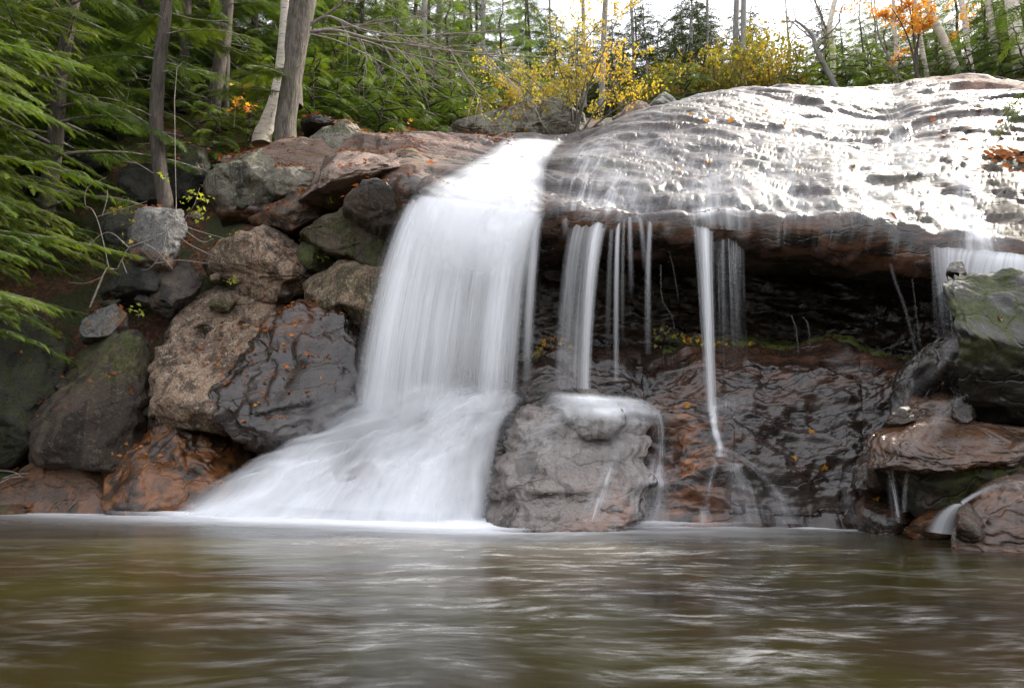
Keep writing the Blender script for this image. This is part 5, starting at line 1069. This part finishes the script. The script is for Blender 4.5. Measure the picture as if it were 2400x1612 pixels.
for k, (l, Y, rd, bk, lab) in enumerate([
    ([(182, 215), (186, 120), (196, 0)], 17.2, .10, 'birch', 'grey-white birch trunk standing behind the sunlit thin stem'),
    ([(206, 215), (206, 120), (208, 0)], 16.2, .055, 'birch', 'thin sunlit cream stem on the left slope'),
    ([(278, 130), (279, 60), (281, -10)], 18.3, .065, 'birch', 'thin cream stem high in the hemlocks on the left'),
    ([(438, 170), (440, 90), (441, -10)], 18.2, .055, 'birch', 'thin pale stem above the brown pair of trunks'),
    ([(432, 250), (432, 170), (436, 60), (438, -20)], 16.4, .13, 'bark', 'dark stump-like trunk behind the slim trunk'),
    ([(162, 190), (168, 90), (170, -10)], 18, .05, 'bark_grey', 'thin grey stem left of the grey-white birch'),
    ([(412, 60), (411, 0), (410, -40)], 19, .07, 'bark_grey', 'grey trunk piece above the hemlocks on the left slope')]):
    trunk_tree('birch_tree' if bk == 'birch' else 'tree', lab, pts_px(l, Y), [rd*1.15, rd, rd*.9], bk, seed=40 + k, deads=4, n=8)
for k, (l, Y, rd) in enumerate([([(992, 175), (994, 90), (996, -20)], 20.5, .095), ([(1023, 180), (1027, 90), (1033, -20)], 21.5, .12), ([(1130, 260), (1131, 120), (1134, -20)], 23, .095), ([(1085, 190), (1087, 90), (1090, -20)], 24, .06), ([(880, 120), (880, 50), (882, -20)], 24, .05), ([(1740, 190), (1742, 90), (1743, -20)], 25, .105), ([(1722, 190), (1724, 90), (1727, -20)], 26, .11), ([(1656, 215), (1657, 100), (1658, -20)], 25, .055),
        ([(1490, 260), (1485, 120), (1478, -20)], 27, .07), ([(1290, 220), (1289, 100), (1288, -20)], 27, .055), ([(1410, 240), (1414, 120), (1420, -20)], 24, .11), ([(1370, 240), (1368, 100), (1366, -20)], 26, .08)]):
    trunk_tree('tall_tree', 'straight tall grey trunk in the woods behind the crest of the falls', pts_px(l, Y), [rd*1.1, rd, rd*.9], 'bark_grey', seed=60 + k, deads=7, n=8, group='grey trunks behind the crest')
for k, (l, Y, rd, lab) in enumerate([
    ([(2250, 190), (2215, 100), (2185, 40), (2160, -20)], 22.6, .13, 'leaning white birch with forked bend under the orange leaves'),
    ([(2392, 160), (2380, 70), (2368, -20)], 21.8, .21, 'thick white birch trunk above the dry pink ledge'),
    ([(2335, 140), (2325, 70), (2312, -20)], 23.5, .11, 'slim birch left of the thick white birch'),
    ([(2172, 175), (2160, 110), (2150, 50), (2142, -10)], 22.3, .07, 'thin birch stem left of the leaning white birch'),
    ([(2280, 185), (2268, 120), (2262, 50), (2250, -10)], 22.9, .10, 'grey-white birch right of the leaning white birch'),
    ([(2098, 190), (2100, 120), (2098, 80)], 23.5, .07, 'short pale trunk between dark hemlocks right of the bent bare tree'),
    ([(1952, 200), (1952, 120), (1945, 60), (1960, -10)], 24, .10, 'pale crooked trunk behind the bent bare tree')]):
    trunk_tree('birch_tree', lab, pts_px(l, Y), [rd*1.15, rd, rd*.85], 'birch', seed=80 + k, deads=6, n=9)
# bent bare trees on the skyline
def bare_tree(lab, l, Y, rd, seed, twigs=5, gen=3, mat='bark_grey', twr=1.2):
    p = pts_px(l, Y); b = p[0] - UP*.15; p = p - b; p[0] = 0
    return broadleaf([(p, rd, rd*.3)], twigs, 0, .05, 'yellow', mat, 'bare_tree', lab, 'tree', seed, gen=gen, spread=.5, root_loc=tuple(b), twr=twr)
bare_tree('bent dark bare tree leaning left over the crest of the dome', [(1962, 205), (1935, 160), (1912, 115), (1905, 85), (1880, 60), (1862, 48)], 22.3, .11, 3, 6)
bare_tree('bare pale twiggy tree against the bright sky gap', [(1850, 205), (1850, 120), (1845, 60), (1840, -20)], 27, .07, 4, 9)
bare_tree('bare crooked tree with rust-tinged twigs beside the sky gap', [(1955, 200), (1945, 110), (1925, 40), (1900, -20)], 27.5, .09, 5, 9)
bare_tree('slim dark bare tree standing before the spruces on the skyline', [(2110, 205), (2085, 140), (2065, 100), (2055, 60), (2050, 0)], 23.2, .055, 6, 6)
bare_tree('curved thin bare sapling bending over the crest', [(2130, 205), (2100, 170), (2050, 140), (1990, 138)], 22.0, .03, 7, 4, gen=2)
bare_tree('dark arching bare stem behind the white birches', [(2210, 190), (2170, 150), (2120, 120), (2080, 95)], 23, .04, 8, 4, gen=2)
# yellow bush
def rel(l, Y, b): return [np.asarray(P(q[0], q[1], Y + (q[2] if len(q) > 2 else 0))) - b for q in l]
b = np.array(P(1345, 325, 14.6)); stems = []
for l in ([(1345, 325), (1340, 260), (1325, 200), (1300, 130, -.4)], [(1350, 325), (1360, 250), (1375, 170), (1385, 90, .2)], [(1340, 325), (1320, 270), (1280, 220), (1230, 170, -.5)], [(1355, 325), (1390, 270), (1430, 220), (1470, 160, .3)],
          [(1335, 325), (1300, 290), (1260, 265), (1220, 240, -.6)], [(1350, 325), (1352, 240), (1350, 160), (1345, 60, .3)], [(1360, 325), (1400, 290), (1440, 260), (1480, 240)], [(1348, 325), (1380, 200), (1420, 110), (1450, 40, .3)], [(1342, 325), (1330, 230), (1350, 130), (1400, 60, -.3)],
          [(1338, 325), (1290, 280), (1240, 215), (1190, 180, -.3)]):
    stems.append((np.array(rel(l, 14.6, b)), .028, .010))
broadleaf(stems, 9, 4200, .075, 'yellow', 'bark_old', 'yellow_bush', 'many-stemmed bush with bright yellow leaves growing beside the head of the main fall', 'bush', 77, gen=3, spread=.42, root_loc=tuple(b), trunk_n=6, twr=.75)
# orange tree top right
b = np.array(P(2150, 195, 21.8)); stems = [(np.array(rel(l, 21.8, b)), .05, .012) for l in ([(2150, 195), (2140, 130), (2120, 70), (2090, 20)], [(2150, 195), (2150, 110), (2165, 50), (2200, 10)], [(2150, 195), (2145, 110), (2135, 40), (2130, -10)])]
broadleaf(stems, 7, 2400, .115, 'orange', 'bark', 'maple_tree', 'small maple with orange and yellow leaves in front of the white birches', 'tree', 78, gen=3, spread=.5, tm=LEAF, root_loc=tuple(b), twr=1.0)
# olive-yellow undergrowth on the skyline
proto_sh = broadleaf([(np.array([[0, 0, 0], [.1*math.cos(a), .1*math.sin(a), .35], [.35*math.cos(a), .35*math.sin(a), .75], [.55*math.cos(a), .55*math.sin(a), 1.1]]), .014, .005) for a in np.linspace(0, 6, 7)], 6, 900, .085, 'olive', 'bark', 'shrub', 'x', 'shrub', 79, gen=2, twr=.5, trunk_n=5)
first = True
for px, Y, s in [(1610, 23, 1.4), (1655, 24, 1.7), (1700, 23.4, 1.5), (1750, 23, 1.6), (1790, 24, 1.8), (1830, 23.2, 1.6), (1870, 24, 1.6), (1580, 25, 1.6), (1680, 26, 2.2), (1820, 26.5, 2.4), (1910, 25, 1.7), (1500, 24, 1.4), (1730, 27, 2.6), (1860, 28, 2.6), (1540, 22.6, 1.0)]:
    o = proto_sh if first else copy_tree(proto_sh); first = False; o.location = base_at(px, Y); o.scale = (s, s, s); o.rotation_euler = (0, 0, R.uniform(0, 6))
    tag(o, 'yellow-green leafy shrub crowding the skyline behind the dome', 'shrub', 'shrubs behind the dome')
for px, Y, s in [(1180, 18.6, .9), (1240, 18, 1.0), (1120, 18, .8), (1270, 19.5, 1.3)]:
    o = copy_tree(proto_sh); o.location = base_at(px, Y); o.scale = (s, s, s); o.rotation_euler = (0, 0, R.uniform(0, 6)); tag(o, 'yellow-green shrub in the shade left of the yellow bush', 'shrub', 'shrubs left of the yellow bush')

# ------------------------------------------------------------------ near hemlock on the left whose boughs reach into the picture
def near(wood, tw, lf, bag, r, c):
    for k in range(45):
        py = [-30, 40, 110, 170, 230, 300, 370, 420, 470, 520, 560, 600, 650, 700, 740][k % 15] + r.uniform(-25, 25)
        Y = r.uniform(9.3, 11.0); L_ = np.interp(py, [0, 250, 420, 560, 660, 750], [3.4, 3.1, 3.35, 3.0, 2.8, 2.4])*r.uniform(.8, 1.08)
        az = r.uniform(-.35, .45); br_ = r.uniform(-.1, .2)
        q = limb(tw, bag, P(-265, py, Y), az, L_, r.uniform(-.02, .12), r.uniform(.16, .34), .018, r, ns=int(L_/.030), spray=(.15, .30), bright=br_, gap=.2, roll=.5)
        for m in range(9):
            t = .25 + .07*m; i = int(t*7); o = q[i] + (q[min(i + 1, 7)] - q[i])*(t*7 - i)
            limb(tw, bag, o, az + (-1)**m*r.uniform(.5, 1.0), (.75*(1 - t) + .28)*r.uniform(.8, 1.2), r.uniform(-.1, .05), r.uniform(.15, .4), .006, r, ns=18, spray=(.13, .27), bright=br_, gap=.08, roll=.55)
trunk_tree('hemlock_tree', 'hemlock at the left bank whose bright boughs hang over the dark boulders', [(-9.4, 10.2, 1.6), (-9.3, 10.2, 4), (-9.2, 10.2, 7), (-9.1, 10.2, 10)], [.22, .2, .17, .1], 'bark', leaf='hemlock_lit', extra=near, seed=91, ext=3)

for k, (x, y, s_) in enumerate([(-11.5, 7.2, 1.3), (-9.0, 12.6, 1.4), (-12.5, 10, 1.5)]):  # the out-of-view hemlocks among these are added to shade the left bank
    plant(('hB', 'hA', 'hB')[k], (x, y, gz(x, y) - .2), 1.7*k, s_, ('tall unseen hemlock added to shade the left shore below the bright overhanging boughs', 'hemlock with a bare dark lower trunk left of the slim trunk', 'tall unseen hemlock added to shade the left shore behind the bright overhanging boughs')[k], None)
for k, (x, y, s_) in enumerate([(9.6, 9.0, 1.3)]):  # out-of-frame tree added to keep the sun off the mossy block
    h = drop(x, y); plant(('hB', 'hA')[k], (x, y, (float(h[0][2]) if h else 4.0) - .3), 2.1*k, s_, ('tall unseen hemlock added on the right bank to shade the mossy block', 'tall hemlock on the right bank above the low wide fall')[k], None)
# ------------------------------------------------------------------ small leafy saplings and twigs on the bank
def twig_plant(name, lab, lines, Y, r0, leaves, size, mat, tm, seed, cat='sapling', wmat='twig'):
    r = np.random.default_rng(seed); b = np.array(P(lines[0][0][0], lines[0][0][1], Y)); root = empty(name, tuple(b), lab, cat); tw, lf, bag = Geo(), Geo(), Bag()
    done = []
    for k, l in enumerate(lines):
        if k: l = [min(done, key=lambda q: (q[0] - l[0][0])**2 + (q[1] - l[0][1])**2)] + list(l[1:])
        done += [tuple(q) for q in catmull(np.array([(q[0], q[1]) for q in l], float), 30)]
        p = pts_px([(q[0], q[1], Y + (q[2] if len(q) > 2 else 0) + (r.uniform(-.08, .08) if i else 0)) for i, q in enumerate(l)]); tw.tube(p, r0 if k == 0 else r0*.5, r0*.3, n=5, smooth=20)
    for (x, y, k, sp) in leaves:
        for i in range(k):
            o = P(x + r.normal(0, sp), y + r.normal(0, sp*.8), Y + r.normal(0, .08)); bag.put(o, r.normal(0, 1, 3) + np.array([.2, -.5, -.3]), np.array([0, -.7, .7]) + r.normal(0, .45, 3), size*r.uniform(.7, 1.3), r.uniform(0, 1))
    tw.build('branches', M[wmat], root)
    if bag.o: bag.into(lf, tm); lf.build('leaves', M[mat], root, smooth=False)
    return root
twig_plant('bare_sapling', 'grey curving bare sapling arching in front of the upright slab', [
    [(211, 720), (235, 660), (253, 627), (272, 634), (290, 600), (303, 579), (344, 565), (389, 545), (410, 514), (413, 469), (411, 400), (410, 186), (427, 148)],
    [(389, 545), (380, 590), (352, 628), (330, 632)], [(400, 540), (440, 570), (500, 600)], [(344, 565), (370, 590), (405, 630)], [(253, 627), (245, 580), (230, 520), (215, 490), (200, 480), (205, 440), (250, 415)],
    [(288, 604), (295, 635), (298, 640)], [(410, 514), (460, 540), (530, 560)], [(405, 526), (470, 565), (500, 560)], [(228, 512), (270, 495), (345, 472)], [(303, 579), (250, 545), (180, 600)], [(240, 648), (200, 664), (160, 662)], [(362, 615), (420, 610), (490, 618)], [(240, 507), (250, 470), (252, 445)]], 10.0, .014,
    [(285, 485, 16, 16), (262, 500, 8, 10), (310, 520, 8, 14), (300, 560, 6, 14), (520, 545, 6, 18)], .075, 'olive', MAPLE, 3)
twig_plant('maple_sapling', 'little sapling with lime-green leaves right of the slim trunk', [[(425, 560), (430, 520), (455, 480), (468, 440)], [(455, 480), (480, 460)], [(440, 505), (470, 510)]], 10.9, .008,
           [(455, 452, 11, 9), (478, 462, 9, 8), (465, 490, 9, 9), (470, 512, 6, 8), (440, 485, 4, 8), (388, 412, 5, 6), (395, 425, 3, 4)], .095, 'lime', MAPLE, 4)
twig_plant('maple_sapling', 'sapling with glowing orange leaves before the birch', [[(548, 300), (552, 260), (558, 215), (562, 195)], [(555, 240), (580, 250)]], 13.2, .007,
           [(562, 208, 9, 9), (557, 232, 7, 8), (575, 248, 5, 6), (587, 252, 5, 6), (545, 255, 3, 5)], .17, 'orange', MAPLE, 6)
twig_plant('twig', 'thin russet seedling with orange leaves beside the pale boulder', [[(920, 345), (925, 320), (930, 300)], [(925, 320), (950, 295), (962, 285)]], 12.7, .005, [(922, 305, 3, 4), (962, 288, 3, 5), (920, 316, 2, 3)], .10, 'orange', MAPLE, 8)
twig_plant('sapling', 'sparse leaning sapling with scattered yellow-green leaves left of the yellow bush', [[(1165, 335), (1130, 270), (1110, 200), (1095, 160)], [(1130, 270), (1100, 250), (1060, 230)], [(1120, 240), (1150, 270)]], 14.2, .010,
           [(1115, 240, 8, 16), (1140, 270, 8, 14), (1090, 250, 5, 14), (1170, 290, 10, 18), (1180, 265, 6, 12)], .085, 'lime', LEAF, 9)
for k, (x, y, Y) in enumerate([(1690, 805, 9.55), (1740, 820, 9.5), (1560, 780, 9.6), (1620, 795, 9.6), (1290, 800, 9.7), (1250, 830, 9.6), (1325, 830, 9.5)]):
    twig_plant('fern', 'small rusty fern tuft hanging on the wall under the overhang', [[(x, y), (x + 15, y - 12), (x + 30, y - 5)], [(x, y), (x - 15, y - 10), (x - 30, y)], [(x, y), (x + 5, y + 20)]], Y, .004, [(x, y, 10, 12), (x + 18, y + 2, 7, 10), (x - 16, y + 3, 7, 10)], .085, 'olive' if k % 3 == 2 else 'orange', MAPLE, 200 + k, cat='fern')['group'] = 'fern tufts under the overhang'
for k, (x, y, Y, lab) in enumerate([(540, 660, 10.4, 'little green fern below the peaked tan boulder'), (770, 470, 10.6, 'bright grass-green seedling in the crack below the flat ledge block'), (830, 565, 10.2, 'green seedling under the slanting block'), (325, 735, 10.3, 'mossy green tuft beside the leaf drift'), (755, 600, 10.5, 'green fern sprig by the small dark mossy boulder')]):
    twig_plant('fern', lab, [[(x, y + 8), (x - 3, y - 4), (x - 12, y - 10)], [(x, y + 8), (x + 6, y - 6), (x + 16, y - 8)]], Y, .004, [(x - 4, y - 4, 8, 8), (x + 8, y - 2, 7, 8)], .07, 'lime', LEAF, 220 + k, cat='plant')
# ------------------------------------------------------------------ fallen leaves, dropped on what lies below
rl = np.random.default_rng(55); bag = Bag(); lit = Geo()
def litter(n, x0, x1, y0, y1, slope=.45, size=(.06, .12), clump=.0):
    k = 0
    while k < n:
        x, y = rl.uniform(x0, x1), rl.uniform(y0, y1); k += 1
        if clump and perlin(np.array([x*1.1, y*1.1, 3.3])) < clump: continue
        h = drop(x, y)
        if h is None or h[0][2] < .05: continue
        nn = h[1]*np.sign(h[1][2] + 1e-6)
        if nn[2] < slope: continue
        a = rl.uniform(0, 6.28); bag.put(h[0] + nn*.012, np.array([math.cos(a), math.sin(a), rl.normal(0, .2)]), nn + rl.normal(0, .35, 3), rl.uniform(*size), rl.uniform(0, 1))
litter(9000, -9, -1.5, 8.8, 15.5, .62, clump=-.02); litter(5000, -11, 0, 12, 20, .5, (.08, .15), clump=-.1)
litter(500, -4, 0, 11.5, 14, .7, clump=.12)
bag.into(lit, MAPLE[:1]); v, f, a = lit.arrays()
o = mobj('leaf_litter', v, f, M['russet'], origin=np.zeros(3), smooth=False, attrs={'rnd': a}); tag(o, 'russet fallen leaves drifted between the boulders of the left bank', 'leaves', kind='stuff')
# single leaves lying on the dome and the rocks
fl_me = {}
for k, m_ in enumerate(('redleaf', 'orange')):
    T = tmpl_maple() if k else tmpl_leaf()
    fl_me[k] = mesh_np('fallen_leaf', T.reshape(-1, 3), np.arange(T.size//3).reshape(-1, 3), False, {'rnd': np.full(T.size//3, .4)}); fl_me[k].materials.append(M[m_])
def leaf_at(px, py, size, kind, lab, grp):
    h = pick(px, py)
    if h is None: return
    nn = h[1]*(1 if np.dot(h[1], ray(px, py)) < 0 else -1); o = bpy.data.objects.new('fallen_leaf', fl_me[kind]); col.objects.link(o)
    a = rl.uniform(0, 6.28); x = Vector((math.cos(a), math.sin(a), 0)); z = Vector(nn + rl.normal(0, .2, 3)).normalized(); y = z.cross(x).normalized(); x = y.cross(z)
    mt = Matrix((x, y, z)).transposed().to_4x4(); mt.translation = Vector(h[0] + nn*.015); o.matrix_world = mt @ Matrix.Scale(size, 4); tag(o, lab, 'leaf', grp)
for (x, y) in [(1627, 267), (1700, 285), (1725, 282), (1770, 268), (1790, 264), (1803, 263), (1830, 290), (1868, 310), (1975, 312), (1880, 405), (2015, 387), (1750, 408), (1598, 400), (1648, 290), (1820, 330), (1660, 375)]:
    leaf_at(x, y, .15, 1, 'single orange leaf stuck to the wet bright dome', 'leaves on the dome')
for (x, y) in [(2137, 229), (2287, 255), (2192, 277), (2349, 287), (2215, 322), (2300, 330), (2280, 303), (2305, 337), (2265, 349), (2290, 350), (2245, 330), (2360, 402), (2395, 408), (2395, 380), (2310, 395), (2350, 325)]:
    leaf_at(x, y, .16, 0, 'brown leaf on the grey ledge at the right of the dome', 'leaves on the right ledge')
for k in range(46):
    leaf_at(2318 + abs(rl.normal(0, 48)), 365 + rl.normal(0, 10), .15, 0, 'red-brown leaf in the heaped drift on the right ledge', 'leaves in the drift')
leaf_at(2100, 519, .2, 0, 'orange-brown leaf near the lip right of the third fall', None); leaf_at(1001, 381, .14, 0, 'orange leaf on the wet flat rock left of the main fall head', None)
leaf_at(2345, 755, .17, 0, 'orange leaf stuck to the face of the mossy block', None)
for (x, y, lab) in [(1907, 1022, 'orange leaf on the black wet slope'), (1853, 1065, 'pale orange maple leaf on the streaming slope'), (1930, 1107, 'small amber leaf low on the streaming slope'), (2050, 1168, 'red leaf beside the side trickle'), (1600, 955, 'orange leaf at the shoulder of the cracked block')]:
    leaf_at(x, y, .11, 1, lab, None)
for k in range(20):
    x, y = [(300 + rl.normal(0, 60), 1060 + rl.normal(0, 25)), (700 + rl.normal(0, 90), 980 + rl.normal(0, 40)), (640 + rl.normal(0, 60), 790 + rl.normal(0, 50))][k % 3]
    leaf_at(x, y, .075, k % 2, 'small russet leaf stuck on the wet rocks left of the cascade', 'leaves on the left rocks')
# fallen log and sticks on the slope
def stick(name, lab, l, r0, mat='twig', cat='stick', grp=None):
    pts = []
    for (x, y) in l:
        h = pick(x, y); pts.append(h[0] + np.array([0, -.03, .04 + r0]) if h else P(x, y, 12))
    g = Geo(); pts = np.array(pts); pts[:, 1] = np.linspace(pts[0, 1], pts[-1, 1], len(pts)) if np.ptp(pts[:, 1]) > 2.5 else pts[:, 1]
    g.tube(pts, r0, r0*.45, n=7, smooth=14, rough=.2); o = g.build(name, M[mat]); return tag(o, lab, cat, grp)
stick('fallen_branch', 'broken pale branch lying on the slope left of the slim trunk', [(262, 392), (285, 372), (312, 354)], .05, 'bark_old', 'branch')
stick('fallen_log', 'grey fallen log lying across the slope behind the slim trunk', [(230, 330), (300, 322), (380, 322), (430, 330)], .05, 'bark_grey', 'log')
for l in ([(10, 1130), (40, 1120), (70, 1118)], [(5, 1140), (30, 1128), (60, 1126)], [(0, 1110), (35, 1115), (55, 1128)]):
    stick('stick', 'bleached stick in the heap at the left shore', l, .012, grp='sticks at the left shore')
